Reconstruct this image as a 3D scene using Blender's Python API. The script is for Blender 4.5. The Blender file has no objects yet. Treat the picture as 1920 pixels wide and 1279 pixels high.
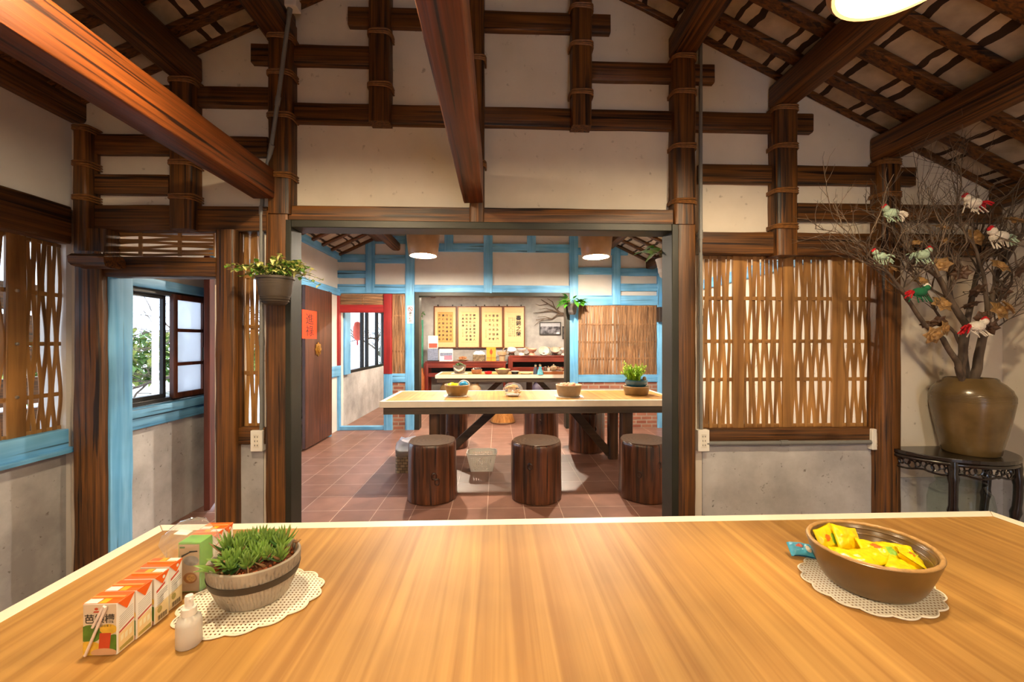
import bpy, math, random
from math import sin, cos, pi, radians, sqrt, atan2
from mathutils import Vector, Matrix, noise

C = bpy.context.scene.collection
SC = bpy.context.scene
RND = random.Random(11)

# ------------------------------------------------------------------ camera, world, exposure
FPX, YAW, EYE = 746.67, radians(2.15), 1.38
cam_d = bpy.data.cameras.new('camera'); cam_d.lens = 36.0 * FPX / 1920.0; cam_d.sensor_width = 36.0
cam_d.clip_start = 0.02; cam_d.clip_end = 200
cam = bpy.data.objects.new('camera', cam_d); C.objects.link(cam)
cam.location = (0, 0, EYE); cam.rotation_euler = (pi / 2, 0, -YAW)
SC.camera = cam
SC.view_settings.view_transform = 'Standard'; SC.view_settings.look = 'None'
SC.view_settings.gamma = 1.0; SC.view_settings.use_curve_mapping = False
SC.view_settings.exposure = 0.45
SC.cycles.use_denoising = True
SC.cycles.max_bounces = 10; SC.cycles.diffuse_bounces = 6; SC.cycles.transparent_max_bounces = 16
SC.cycles.sample_clamp_indirect = 8.0
SC.cycles.caustics_reflective = False; SC.cycles.caustics_refractive = False
LAMP_W = 42.0         # bulb emission strength
SKY = 3.4
w = bpy.data.worlds.new('World'); SC.world = w; w.use_nodes = True
bg = w.node_tree.nodes['Background']; bg.inputs[0].default_value = (0.66, 0.80, 1.0, 1); bg.inputs[1].default_value = SKY

SUN_DIR = Vector((0.62, 0.13, -0.78))
sun_d = bpy.data.lights.new('sun', 'SUN'); sun_d.energy = 2.0; sun_d.angle = radians(0.6); sun_d.color = (1.0, 0.95, 0.88)
sun = bpy.data.objects.new('sun', sun_d); C.objects.link(sun); sun.location = (-8, 4, 9)
sun.rotation_euler = SUN_DIR.to_track_quat('-Z', 'Y').to_euler()

def portal(loc, rot, sx, sy):
    d = bpy.data.lights.new('daylight_portal', 'AREA'); d.shape = 'RECTANGLE'; d.size = sx; d.size_y = sy
    d.cycles.is_portal = True
    o = bpy.data.objects.new('daylight_portal', d); C.objects.link(o); o.location = loc; o.rotation_euler = rot
portal((-2.56, 3.06, 1.33), (0, -pi/2, 0), 0.8, 0.76)
portal((-2.56, 4.28, 1.03), (0, -pi/2, 0), 2.05, 1.5)
portal((-2.62, 7.7, 1.42), (0, -pi/2, 0), 1.1, 2.3)
portal((1.25, -2.32, 1.05), (pi/2, 0, 0), 0.8, 2.1)

# ------------------------------------------------------------------ camera-ray helpers: a measured direction met with a real plane of the place
CA, SA = cos(YAW), sin(YAW)
def ray(px, py):
    u = (px - 960.0) / FPX; v = (639.5 - py) / FPX
    return Vector((u * CA + SA, -u * SA + CA, v))
def P(px, py, Y):
    d = ray(px, py); t = Y / d.y
    return Vector((d.x * t, Y, EYE + d.z * t))
def PZ(px, py, z):
    d = ray(px, py); t = (z - EYE) / d.z
    return Vector((d.x * t, d.y * t, z))
def PX(px, py, X):
    d = ray(px, py); t = X / d.x
    return Vector((X, d.y * t, EYE + d.z * t))

# ------------------------------------------------------------------ materials
MATS = {}
def new_mat(name):
    m = bpy.data.materials.new(name); m.use_nodes = True
    nt = m.node_tree; return m, nt, nt.nodes['Principled BSDF']
def srgb(r, g, b):
    f = lambda c: (c / 255 / 12.92) if c / 255 <= 0.04045 else ((c / 255 + 0.055) / 1.055) ** 2.4
    return (f(r), f(g), f(b), 1)
def plain(name, rgb, rough=0.5, metal=0.0, vary=0.12, scale=18.0, bump=0.0, spec=0.5, coat=0.0):
    if name in MATS: return MATS[name]
    m, nt, b = new_mat(name); n = nt.nodes; l = nt.links
    col = srgb(*rgb)
    b.inputs['Roughness'].default_value = rough; b.inputs['Metallic'].default_value = metal
    b.inputs['Specular IOR Level'].default_value = spec; b.inputs['Coat Weight'].default_value = coat
    tc = n.new('ShaderNodeTexCoord'); nz = n.new('ShaderNodeTexNoise'); nz.inputs['Scale'].default_value = scale
    nz.inputs['Detail'].default_value = 5
    l.new(tc.outputs['Object'], nz.inputs['Vector'])
    rp = n.new('ShaderNodeValToRGB')
    rp.color_ramp.elements[0].position = 0.3; rp.color_ramp.elements[1].position = 0.7
    rp.color_ramp.elements[0].color = tuple(c * (1 - vary) for c in col[:3]) + (1,)
    rp.color_ramp.elements[1].color = tuple(min(1, c * (1 + vary)) for c in col[:3]) + (1,)
    l.new(nz.outputs['Fac'], rp.inputs['Fac']); l.new(rp.outputs['Color'], b.inputs['Base Color'])
    if bump:
        bp = n.new('ShaderNodeBump'); bp.inputs['Strength'].default_value = bump; bp.inputs['Distance'].default_value = 0.01
        l.new(nz.outputs['Fac'], bp.inputs['Height']); l.new(bp.outputs['Normal'], b.inputs['Normal'])
    MATS[name] = m; return m
def wood(name, dark, light, axis='z', scale=1.0, rough=0.5, crack=0.35, bump=0.35, coat=0.0, grain=14.0, ct=0.30, spec=0.5):
    key = name + '_' + axis
    if key in MATS: return MATS[key]
    m, nt, b = new_mat(key); n = nt.nodes; l = nt.links
    tc = n.new('ShaderNodeTexCoord'); mp = n.new('ShaderNodeMapping')
    s = [grain * scale] * 3; s['xyz'.index(axis)] = 0.9 * scale
    mp.inputs['Scale'].default_value = s
    l.new(tc.outputs['Object'], mp.inputs['Vector'])
    n1 = n.new('ShaderNodeTexNoise'); n1.inputs['Scale'].default_value = 1.6; n1.inputs['Detail'].default_value = 8; n1.inputs['Distortion'].default_value = 0.6
    l.new(mp.outputs['Vector'], n1.inputs['Vector'])
    rp = n.new('ShaderNodeValToRGB'); rp.color_ramp.elements[0].position = 0.32; rp.color_ramp.elements[1].position = 0.68
    rp.color_ramp.elements[0].color = srgb(*dark); rp.color_ramp.elements[1].color = srgb(*light)
    l.new(n1.outputs['Fac'], rp.inputs['Fac'])
    out = rp.outputs['Color']
    # broad tone differences along the timber
    n2 = n.new('ShaderNodeTexNoise'); n2.inputs['Scale'].default_value = 2.2; n2.inputs['Detail'].default_value = 3
    l.new(tc.outputs['Object'], n2.inputs['Vector'])
    mr = n.new('ShaderNodeMapRange'); mr.inputs[1].default_value = 0.3; mr.inputs[2].default_value = 0.7; mr.inputs[3].default_value = 0.7; mr.inputs[4].default_value = 1.2
    l.new(n2.outputs['Fac'], mr.inputs[0])
    mx = n.new('ShaderNodeMix'); mx.data_type = 'RGBA'; mx.blend_type = 'MULTIPLY'; mx.inputs[0].default_value = 1
    l.new(out, mx.inputs[6]); l.new(mr.outputs[0], mx.inputs[7]); out = mx.outputs[2]
    if crack > 0:
        mp2 = n.new('ShaderNodeMapping'); s2 = [44 * scale] * 3; s2['xyz'.index(axis)] = 1.1 * scale
        mp2.inputs['Scale'].default_value = s2; l.new(tc.outputs['Object'], mp2.inputs['Vector'])
        n3 = n.new('ShaderNodeTexNoise'); n3.inputs['Scale'].default_value = 1.0; n3.inputs['Detail'].default_value = 2
        l.new(mp2.outputs['Vector'], n3.inputs['Vector'])
        r3 = n.new('ShaderNodeValToRGB'); r3.color_ramp.elements[0].position = ct; r3.color_ramp.elements[1].position = ct + 0.05
        r3.color_ramp.elements[0].color = (0.12, 0.1, 0.1, 1); r3.color_ramp.elements[1].color = (1, 1, 1, 1)
        l.new(n3.outputs['Fac'], r3.inputs['Fac'])
        m3 = n.new('ShaderNodeMix'); m3.data_type = 'RGBA'; m3.blend_type = 'MULTIPLY'; m3.inputs[0].default_value = crack * 2
        l.new(out, m3.inputs[6]); l.new(r3.outputs['Color'], m3.inputs[7]); out = m3.outputs[2]
    l.new(out, b.inputs['Base Color'])
    b.inputs['Roughness'].default_value = rough; b.inputs['Coat Weight'].default_value = coat; b.inputs['Specular IOR Level'].default_value = spec
    bp = n.new('ShaderNodeBump'); bp.inputs['Strength'].default_value = bump; bp.inputs['Distance'].default_value = 0.006
    l.new(n1.outputs['Fac'], bp.inputs['Height']); l.new(bp.outputs['Normal'], b.inputs['Normal'])
    MATS[key] = m; return m
def mottled(name, c1, c2, scale=3.0, rough=0.9, bump=0.15, c3=None):
    if name in MATS: return MATS[name]
    m, nt, b = new_mat(name); n = nt.nodes; l = nt.links
    tc = n.new('ShaderNodeTexCoord')
    n1 = n.new('ShaderNodeTexNoise'); n1.inputs['Scale'].default_value = scale; n1.inputs['Detail'].default_value = 9; n1.inputs['Roughness'].default_value = 0.6
    l.new(tc.outputs['Object'], n1.inputs['Vector'])
    rp = n.new('ShaderNodeValToRGB'); rp.color_ramp.elements[0].position = 0.33; rp.color_ramp.elements[1].position = 0.67
    rp.color_ramp.elements[0].color = srgb(*c1); rp.color_ramp.elements[1].color = srgb(*c2)
    l.new(n1.outputs['Fac'], rp.inputs['Fac']); out = rp.outputs['Color']
    n2 = n.new('ShaderNodeTexNoise'); n2.inputs['Scale'].default_value = scale * 14; n2.inputs['Detail'].default_value = 4
    l.new(tc.outputs['Object'], n2.inputs['Vector'])
    if c3:
        r2 = n.new('ShaderNodeValToRGB'); r2.color_ramp.elements[0].position = 0.24; r2.color_ramp.elements[1].position = 0.34
        r2.color_ramp.elements[0].color = (1, 1, 1, 1); r2.color_ramp.elements[1].color = (0, 0, 0, 1)
        l.new(n2.outputs['Fac'], r2.inputs['Fac'])
        mx = n.new('ShaderNodeMix'); mx.data_type = 'RGBA'; l.new(r2.outputs['Color'], mx.inputs[0]); l.new(out, mx.inputs[6]); mx.inputs[7].default_value = srgb(*c3); out = mx.outputs[2]
    l.new(out, b.inputs['Base Color']); b.inputs['Roughness'].default_value = rough
    bp = n.new('ShaderNodeBump'); bp.inputs['Strength'].default_value = bump; bp.inputs['Distance'].default_value = 0.006
    l.new(n2.outputs['Fac'], bp.inputs['Height']); l.new(bp.outputs['Normal'], b.inputs['Normal'])
    MATS[name] = m; return m
def bricky(name, c1, c2, mortar, bw, bh, ms, off=0.5, rough=0.7, plane='xz', origin=(0, 0, 0), bump=0.4, tint=None):
    if name in MATS: return MATS[name]
    m, nt, b = new_mat(name); n = nt.nodes; l = nt.links
    tc = n.new('ShaderNodeTexCoord'); sp = n.new('ShaderNodeSeparateXYZ'); cb = n.new('ShaderNodeCombineXYZ')
    l.new(tc.outputs['Object'], sp.inputs[0])
    for i, a in enumerate(plane):
        ad = n.new('ShaderNodeMath'); ad.operation = 'SUBTRACT'; ad.inputs[1].default_value = origin[i] - 100 * (bw if i == 0 else bh)
        l.new(sp.outputs['xyz'.index(a)], ad.inputs[0]); l.new(ad.outputs[0], cb.inputs[i])
    br = n.new('ShaderNodeTexBrick'); br.offset = off; br.squash = 1
    br.inputs['Color1'].default_value = srgb(*c1); br.inputs['Color2'].default_value = srgb(*c2); br.inputs['Mortar'].default_value = srgb(*mortar)
    br.inputs['Scale'].default_value = 1; br.inputs['Mortar Size'].default_value = ms; br.inputs['Brick Width'].default_value = bw; br.inputs['Row Height'].default_value = bh
    br.inputs['Mortar Smooth'].default_value = 0.2; br.inputs['Bias'].default_value = 0.0
    l.new(cb.outputs[0], br.inputs['Vector'])
    nz = n.new('ShaderNodeTexNoise'); nz.inputs['Scale'].default_value = 6; nz.inputs['Detail'].default_value = 8; l.new(tc.outputs['Object'], nz.inputs['Vector'])
    mr = n.new('ShaderNodeMapRange'); mr.inputs[1].default_value = 0.3; mr.inputs[2].default_value = 0.7; mr.inputs[3].default_value = 0.82; mr.inputs[4].default_value = 1.14
    l.new(nz.outputs['Fac'], mr.inputs[0])
    mx = n.new('ShaderNodeMix'); mx.data_type = 'RGBA'; mx.blend_type = 'MULTIPLY'; mx.inputs[0].default_value = 1
    l.new(br.outputs['Color'], mx.inputs[6]); l.new(mr.outputs[0], mx.inputs[7]); l.new(mx.outputs[2], b.inputs['Base Color'])
    b.inputs['Roughness'].default_value = rough
    bp = n.new('ShaderNodeBump'); bp.inputs['Strength'].default_value = bump; bp.inputs['Distance'].default_value = 0.004; bp.invert = True
    l.new(br.outputs['Fac'], bp.inputs['Height']); l.new(bp.outputs['Normal'], b.inputs['Normal'])
    MATS[name] = m; return m
def emit(name, rgb, s):
    m, nt, b = new_mat(name); b.inputs['Base Color'].default_value = (*rgb, 1)
    b.inputs['Emission Color'].default_value = (*rgb, 1); b.inputs['Emission Strength'].default_value = s; return m
def pane(name, tint=(1, 1, 1), gloss=0.06, frost=0.0):
    m = bpy.data.materials.new(name); m.use_nodes = True; n = m.node_tree.nodes; l = m.node_tree.links; n.clear()
    o = n.new('ShaderNodeOutputMaterial'); t = n.new('ShaderNodeBsdfTransparent'); t.inputs[0].default_value = (*tint, 1)
    g = n.new('ShaderNodeBsdfGlossy'); g.inputs['Roughness'].default_value = 0.03; mx = n.new('ShaderNodeMixShader')
    fr = n.new('ShaderNodeLayerWeight'); fr.inputs['Blend'].default_value = 0.06 + gloss
    src = t.outputs[0]
    if frost:
        tr = n.new('ShaderNodeBsdfTranslucent'); tr.inputs[0].default_value = (0.92, 0.95, 1, 1); m2 = n.new('ShaderNodeMixShader'); m2.inputs[0].default_value = frost
        l.new(t.outputs[0], m2.inputs[1]); l.new(tr.outputs[0], m2.inputs[2]); src = m2.outputs[0]
    ge = n.new('ShaderNodeNewGeometry'); iv = n.new('ShaderNodeMath'); iv.operation = 'SUBTRACT'; iv.inputs[0].default_value = 1.0; l.new(ge.outputs['Backfacing'], iv.inputs[1])
    fm_ = n.new('ShaderNodeMath'); fm_.operation = 'MULTIPLY'; l.new(fr.outputs['Fresnel'], fm_.inputs[0]); l.new(iv.outputs[0], fm_.inputs[1])
    l.new(fm_.outputs[0], mx.inputs[0]); l.new(src, mx.inputs[1]); l.new(g.outputs[0], mx.inputs[2]); l.new(mx.outputs[0], o.inputs[0])
    return m

# the timber colours: old brown-stained fir, painted blue, painted red
def TIM(ax): return wood('old_timber', (38, 22, 9), (122, 76, 28), ax, rough=0.5, crack=0.5, grain=46, ct=0.34)
def TIML(ax): return wood('red_brown_beam', (66, 31, 9), (114, 58, 17), ax, rough=0.45, crack=0.5, grain=34, ct=0.36)
def BLUE(ax): return wood('blue_paint', (86, 160, 216), (130, 196, 240), ax, rough=0.5, crack=0.4, bump=0.25)
def RED(ax): return wood('red_paint', (120, 16, 18), (160, 34, 34), ax, rough=0.55, crack=0.1, bump=0.2)
def DOORW(ax): return wood('door_wood', (58, 30, 20), (98, 56, 38), ax, rough=0.45, crack=0.25)
def BAM(ax): return wood('split_bamboo', (118, 80, 40), (180, 132, 74), ax, rough=0.5, crack=0.12, bump=0.15)
def REED(ax): return wood('reed', (108, 74, 46), (176, 132, 92), ax, rough=0.6, crack=0.3, bump=0.2)
def ROSE(ax): return wood('rosewood', (84, 26, 18), (128, 48, 32), ax, rough=0.28, crack=0.05, bump=0.08, coat=0.3)
PLASTER = mottled('lime_plaster', (208, 197, 180), (225, 215, 200), 1.6, 0.92, 0.12, (170, 158, 142))
PLASTERW = mottled('white_plaster', (206, 200, 194), (222, 217, 212), 1.6, 0.92, 0.1)
CONC = mottled('cement_render', (154, 152, 153), (200, 199, 200), 2.6, 0.88, 0.2, (112, 106, 100))
CONC2 = mottled('cement_back_wall', (132, 130, 128), (176, 172, 168), 2.2, 0.9, 0.2)
STEEL = plain('dark_green_steel', (32, 33, 23), 0.5, 0.0, 0.2, 6, 0.05)
BLACKM = plain('black_aluminium', (34, 32, 32), 0.45, 0.2)
WHITEP = plain('white_plastic', (232, 228, 220), 0.4, vary=0.03)
GREYP = plain('grey_conduit', (120, 120, 118), 0.45, vary=0.05)
RATTAN = plain('rattan', (122, 80, 38), 0.5, vary=0.3, scale=60)
LAM = wood('oak_laminate', (158, 112, 54), (194, 148, 80), 'y', 0.55, 0.52, crack=0.03, bump=0.02, grain=46, spec=0.35)
EDGE = plain('cream_edge', (238, 226, 206), 0.45, vary=0.03)
GLASS = pane('window_glass'); FROST = pane('frosted_glass', frost=0.75)
INK = plain('black_ink', (22, 18, 16), 0.6, vary=0)
SOIL = mottled('soil', (58, 34, 18), (150, 84, 40), 60, 0.95, 0.6)

# ------------------------------------------------------------------ mesh helpers
class MB:
    def __init__(s): s.v = []; s.f = []; s.m = []; s.mi = 0
    def add(s, verts, faces):
        o = len(s.v); s.v += [tuple(x) for x in verts]; s.f += [tuple(i + o for i in f) for f in faces]; s.m += [s.mi] * len(faces); return s
    def box(s, x0, x1, y0, y1, z0, z1, M=None):
        vs = [Vector((x, y, z)) for z in (z0, z1) for y in (y0, y1) for x in (x0, x1)]
        if M is not None: vs = [M @ v for v in vs]
        return s.add(vs, [(0, 2, 3, 1), (4, 5, 7, 6), (0, 1, 5, 4), (2, 6, 7, 3), (0, 4, 6, 2), (1, 3, 7, 5)])
    def quad(s, a, b, c, d): return s.add([a, b, c, d], [(0, 1, 2, 3)])
    def prism(s, poly, y0, y1):            # polygon in (x, z), pulled along y
        n = len(poly)
        vs = [(x, y0, z) for x, z in poly] + [(x, y1, z) for x, z in poly]
        return s.add(vs, [tuple(range(n)), tuple(range(2 * n - 1, n - 1, -1))] + [(i, i + n, (i + 1) % n + n, (i + 1) % n) for i in range(n)])
    def slab(s, poly, z0, z1):             # polygon in (x, y), pulled along z
        n = len(poly)
        vs = [(x, y, z0) for x, y in poly] + [(x, y, z1) for x, y in poly]
        return s.add(vs, [tuple(range(n - 1, -1, -1)), tuple(range(n, 2 * n))] + [(i, (i + 1) % n, (i + 1) % n + n, i + n) for i in range(n)])
    def loft(s, rings, cap=True, closed=True):
        n = len(rings[0]); vs = [p for r in rings for p in r]; fs = []
        for i in range(len(rings) - 1):
            for j in range(n if closed else n - 1):
                k = (j + 1) % n
                fs.append((i * n + j, i * n + k, (i + 1) * n + k, (i + 1) * n + j))
        if cap: fs.append(tuple(range(n - 1, -1, -1))); fs.append(tuple(range((len(rings) - 1) * n, len(rings) * n)))
        return s.add(vs, fs)
    def tube(s, pts, rad, n=8, cap=True):
        pts = [Vector(p) for p in pts]
        if not hasattr(rad, '__len__'): rad = [rad] * len(pts)
        t0 = (pts[1] - pts[0]).normalized(); a = t0.orthogonal().normalized(); rings = []
        for i, p in enumerate(pts):
            t = (pts[min(i + 1, len(pts) - 1)] - pts[max(i - 1, 0)]).normalized()
            a = (a - t * a.dot(t)); a = a.normalized() if a.length > 1e-6 else t.orthogonal().normalized()
            b = t.cross(a)
            rings.append([p + (a * cos(2 * pi * j / n) + b * sin(2 * pi * j / n)) * rad[i] for j in range(n)])
        return s.loft(rings, cap)
    def ring(s, pts, r, n=6):               # closed loop tube
        pts = [Vector(p) for p in pts]; N = len(pts); rings = []
        cen = sum(pts, Vector()) / N
        for i, p in enumerate(pts):
            t = (pts[(i + 1) % N] - pts[i - 1]).normalized(); a = (p - cen); a = (a - t * a.dot(t)).normalized(); b = t.cross(a)
            rings.append([p + (a * cos(2 * pi * j / n) + b * sin(2 * pi * j / n)) * r for j in range(n)])
        rings.append(rings[0]); return s.loft(rings, False)
    def lathe(s, prof, n=32, c=(0, 0, 0), sx=1.0, sy=1.0, rot=0.0, wob=None):
        rings = []
        for r, z in prof:
            rr = []
            for j in range(n):
                a = 2 * pi * j / n; k = wob(a, z) if wob else 1.0
                x, y = max(r, 1e-5) * k * cos(a) * sx, max(r, 1e-5) * k * sin(a) * sy
                rr.append((c[0] + x * cos(rot) - y * sin(rot), c[1] + x * sin(rot) + y * cos(rot), c[2] + z))
            rings.append(rr)
        return s.loft(rings, True)
    def ball(s, c, r, n=12, m=8, sx=1, sy=1, sz=1, M=None):
        prof = [(sin(pi * i / m), -cos(pi * i / m)) for i in range(m + 1)]
        rings = []
        for rr, z in prof:
            ring = [Vector((max(rr, 1e-4) * cos(2 * pi * j / n) * r * sx, max(rr, 1e-4) * sin(2 * pi * j / n) * r * sy, z * r * sz)) for j in range(n)]
            if M is not None: ring = [M @ p for p in ring]
            rings.append([p + Vector(c) for p in ring])
        return s.loft(rings, True)
    def bar(s, p0, p1, w, h, up=(0, 0, 1), segs=10, jit=0.05, rnd=0.28, seed=0.0):   # hewn timber: w across, h along 'up'
        p0 = Vector(p0); p1 = Vector(p1); t = (p1 - p0).normalized(); up = Vector(up)
        up = (up - t * up.dot(t)).normalized(); sd = t.cross(up)
        base = []
        for qx, qy in ((1, 1), (-1, 1), (-1, -1), (1, -1)):
            a, b = rnd, rnd
            c = [(qx, qy * (1 - b)), (qx * (1 - a * 0.3), qy * (1 - b * 0.3)), (qx * (1 - a), qy)]
            base += c if qx * qy > 0 else c[::-1]
        rings = []
        for i in range(segs + 1):
            p = p0.lerp(p1, i / segs); r = []
            for k, (bx, by) in enumerate(base):
                q = p * 3.1 + Vector((seed + k * 1.7, seed * 2 + (k % 5), seed))
                jx = 1 + jit * noise.noise(q * 1.3); jy = 1 + jit * noise.noise(q * 1.3 + Vector((9, 3, 5)))
                r.append(p + sd * (bx * w / 2 * jx) + up * (by * h / 2 * jy))
            rings.append(r)
        return s.loft(rings, True)
    def leaf(s, base, d, L, W, bend=0.3, seg=4, up=(0, 0, 1), fold=0.25, k=0.8):
        base = Vector(base); d = Vector(d).normalized(); up = Vector(up)
        sd = d.cross(up); sd = sd.normalized() if sd.length > 1e-4 else Vector((1, 0, 0)); nn = sd.cross(d)
        vs = []
        for i in range(seg + 1):
            t = i / seg; p = base + d * (L * t) - up * (bend * L * t * t)
            ww = W * max(0.02, sin(pi * min(1, (0.04 + 0.96 * t)) ** k)) / 2
            vs += [p - sd * ww + nn * ww * fold, p, p + sd * ww + nn * ww * fold]
        fs = []
        for i in range(seg):
            a = i * 3; fs += [(a, a + 1, a + 4, a + 3), (a + 1, a + 2, a + 5, a + 4)]
        return s.add(vs, fs)
    def build(s, name, mats, parent=None, loc=None, smooth=False, bevel=0.0, kind=None, rotz=0.0):
        if not isinstance(mats, (list, tuple)): mats = [mats]
        me = bpy.data.meshes.new(name); me.from_pydata(s.v, [], s.f)
        for m in mats: me.materials.append(m)
        for p, mi in zip(me.polygons, s.m): p.material_index = mi; p.use_smooth = smooth
        me.validate(); me.update()
        if smooth:
            try: me.set_sharp_from_angle(angle=radians(50))
            except Exception: pass
        o = bpy.data.objects.new(name, me); C.objects.link(o)
        if parent: o.parent = parent
        if loc is not None: o.location = loc
        o.rotation_euler.z = rotz
        if bevel:
            b = o.modifiers.new('bevel', 'BEVEL'); b.width = bevel; b.segments = 2; b.limit_method = 'ANGLE'
        if kind: o['kind'] = kind
        return o
def tag(o, label, cat, group=None):
    o['label'] = label; o['category'] = cat; o['kind'] = 'thing'
    if group: o['group'] = group
    return o
def thing(name, label, cat, loc=(0, 0, 0), rotz=0.0, group=None):
    o = bpy.data.objects.new(name, None); C.objects.link(o); o.empty_display_size = 0.05
    o.location = loc; o.rotation_euler.z = rotz; return tag(o, label, cat, group)
def copy_tree(o, parent=None):
    c = o.copy(); C.objects.link(c)
    if parent: c.parent = parent
    for ch in list(o.children): copy_tree(ch, c)
    return c
TRN = [0]
def trim(mb, mat, **k):
    TRN[0] += 1
    return mb.build('trim_%d' % TRN[0], mat, kind='structure', smooth=True, **k)
def text(body, size, mat, name, parent, M, align='CENTER', bold=0.0, space=1.0):
    c = bpy.data.curves.new('lettering', 'FONT'); c.body = body; c.size = size; c.align_x = align; c.align_y = 'CENTER'
    c.extrude = size * 0.004; c.offset = bold; c.space_line = space; c.resolution_u = 3
    t = bpy.data.objects.new('lettering', c); C.objects.link(t)
    me = bpy.data.meshes.new_from_object(t.evaluated_get(bpy.context.evaluated_depsgraph_get()))
    bpy.data.objects.remove(t); bpy.data.curves.remove(c)
    me.materials.clear(); me.materials.append(mat); me.transform(M)
    o = bpy.data.objects.new(name, me); C.objects.link(o)
    if parent: o.parent = parent
    return o
FRONT = Matrix.Rotation(pi / 2, 4, 'X')                                   # reads towards -Y
SIDE = Matrix.Rotation(pi / 2, 4, 'Z') @ Matrix.Rotation(pi / 2, 4, 'X')  # reads towards +X
def T(x, y, z): return Matrix.Translation((x, y, z))
# ------------------------------------------------------------------ the building
YA, YA2, YB, YB2, YC, YF = 2.36, 2.48, 6.28, 6.40, 9.9, -2.3
XL, XR, XL2, XR2 = -2.42, 3.14, -2.46, 2.66
def zr(x): return 3.84 - 0.478 * abs(x + 0.08)
def ax(px, py=640): return P(px, py, YA).x
def az(px, py): return P(px, py, YA).z
def bx(px): return P(px, 640, YB).x
def bz(py): return P(920, py, YB).z

TILE = bricky('terracotta_tiles', (136, 96, 82), (147, 106, 92), (196, 164, 146), 0.30, 0.30, 0.0035, off=0.0, rough=0.38, plane='xy', origin=(-0.079, 3.29))
BRICK = bricky('old_brick', (140, 82, 66), (172, 118, 96), (168, 148, 132), 0.17, 0.062, 0.010, plane='xz', rough=0.85, bump=0.8)
m, nt, b = new_mat('roof_underside'); n = nt.nodes; l = nt.links
tc = n.new('ShaderNodeTexCoord'); sp = n.new('ShaderNodeSeparateXYZ'); l.new(tc.outputs['Object'], sp.inputs[0])
wn = n.new('ShaderNodeTexNoise'); wn.inputs['Scale'].default_value = 7; l.new(tc.outputs['Object'], wn.inputs['Vector'])
w2_ = n.new('ShaderNodeMath'); w2_.operation = 'MULTIPLY_ADD'; w2_.inputs[1].default_value = 0.06; l.new(wn.outputs['Fac'], w2_.inputs[0]); l.new(sp.outputs[0], w2_.inputs[2])
md = n.new('ShaderNodeMath'); md.operation = 'DIVIDE'; md.inputs[1].default_value = 0.27; l.new(w2_.outputs[0], md.inputs[0])
fr = n.new('ShaderNodeMath'); fr.operation = 'FRACT'; l.new(md.outputs[0], fr.inputs[0])
br = n.new('ShaderNodeValToRGB'); br.color_ramp.interpolation = 'CONSTANT'; el = br.color_ramp.elements
el[0].position = 0.0; el[0].color = srgb(56, 40, 28); el[1].position = 0.09; el[1].color = srgb(196, 183, 164)
for p_, c_ in ((0.28, (50, 35, 24)), (0.40, (176, 163, 146))): q_ = el.new(p_); q_.color = srgb(*c_)
l.new(fr.outputs[0], br.inputs['Fac'])
nz = n.new('ShaderNodeTexNoise'); nz.inputs['Scale'].default_value = 9; nz.inputs['Detail'].default_value = 8; l.new(tc.outputs['Object'], nz.inputs['Vector'])
mr = n.new('ShaderNodeMapRange'); mr.inputs[1].default_value = 0.3; mr.inputs[2].default_value = 0.7; mr.inputs[3].default_value = 0.7; mr.inputs[4].default_value = 1.2; l.new(nz.outputs['Fac'], mr.inputs[0])
mx = n.new('ShaderNodeMix'); mx.data_type = 'RGBA'; mx.blend_type = 'MULTIPLY'; mx.inputs[0].default_value = 1
l.new(br.outputs['Color'], mx.inputs[6]); l.new(mr.outputs[0], mx.inputs[7]); l.new(mx.outputs[2], b.inputs['Base Color']); b.inputs['Roughness'].default_value = 0.9
ROOFM = m

def struct(name, mb, mats, **k): return mb.build(name, mats, kind='structure', **k)
struct('floor', MB().box(-2.7, 3.4, YF - 0.1, YC + 0.1, -0.12, 0), TILE)
g = MB()
for sx, xe in ((-1, -3.0), (1, 3.7)):
    g.prism([(-0.08, 3.84), (xe, zr(xe)), (xe, zr(xe) + 0.1), (-0.08, 3.94)], YF - 0.4, YC + 0.4)
struct('ceiling', g, ROOFM)

def gable(mb, y0, y1, zb, x0, x1):
    mb.prism([(x0, zb), (x1, zb), (x1, zr(x1) + 0.02), (-0.08, 3.86), (x0, zr(x0) + 0.02)], y0, y1)

# wall between the two front rooms (plaster above, cement below), pierced by doorway, lattices and the wide opening
ZT = 2.075
wa = MB()
gable(wa, YA, YA2, ZT, XL, XR)
wa.box(XL, ax(200), YA, YA2, 0, ZT)
wa.box(ax(195), ax(540), YA, YA2, az(300, 430), ZT)
wa.box(ax(403), ax(440), YA, YA2, 0, az(300, 430))
wa.box(ax(494), ax(546), YA, YA2, 0, ZT)
wa.box(ax(540), ax(1270), YA, YA2, az(900, 424), ZT)
wa.box(ax(1262), ax(1318), YA, YA2, 0, ZT)
wa.box(ax(1318), ax(1658), YA, YA2, az(1480, 478), ZT)
wa.box(ax(1656), XR, YA, YA2, 0.54, ZT)
wa.mi = 1
wa.box(ax(438), ax(495), YA - 0.008, YA2, 0, az(465, 833))
wa.box(ax(1316), ax(1658), YA - 0.008, YA2, 0, az(1480, 833))
wa.box(ax(1656), XR, YA - 0.006, YA2, 0, 0.54)
struct('wall_middle', wa, [PLASTER, CONC])

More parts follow.
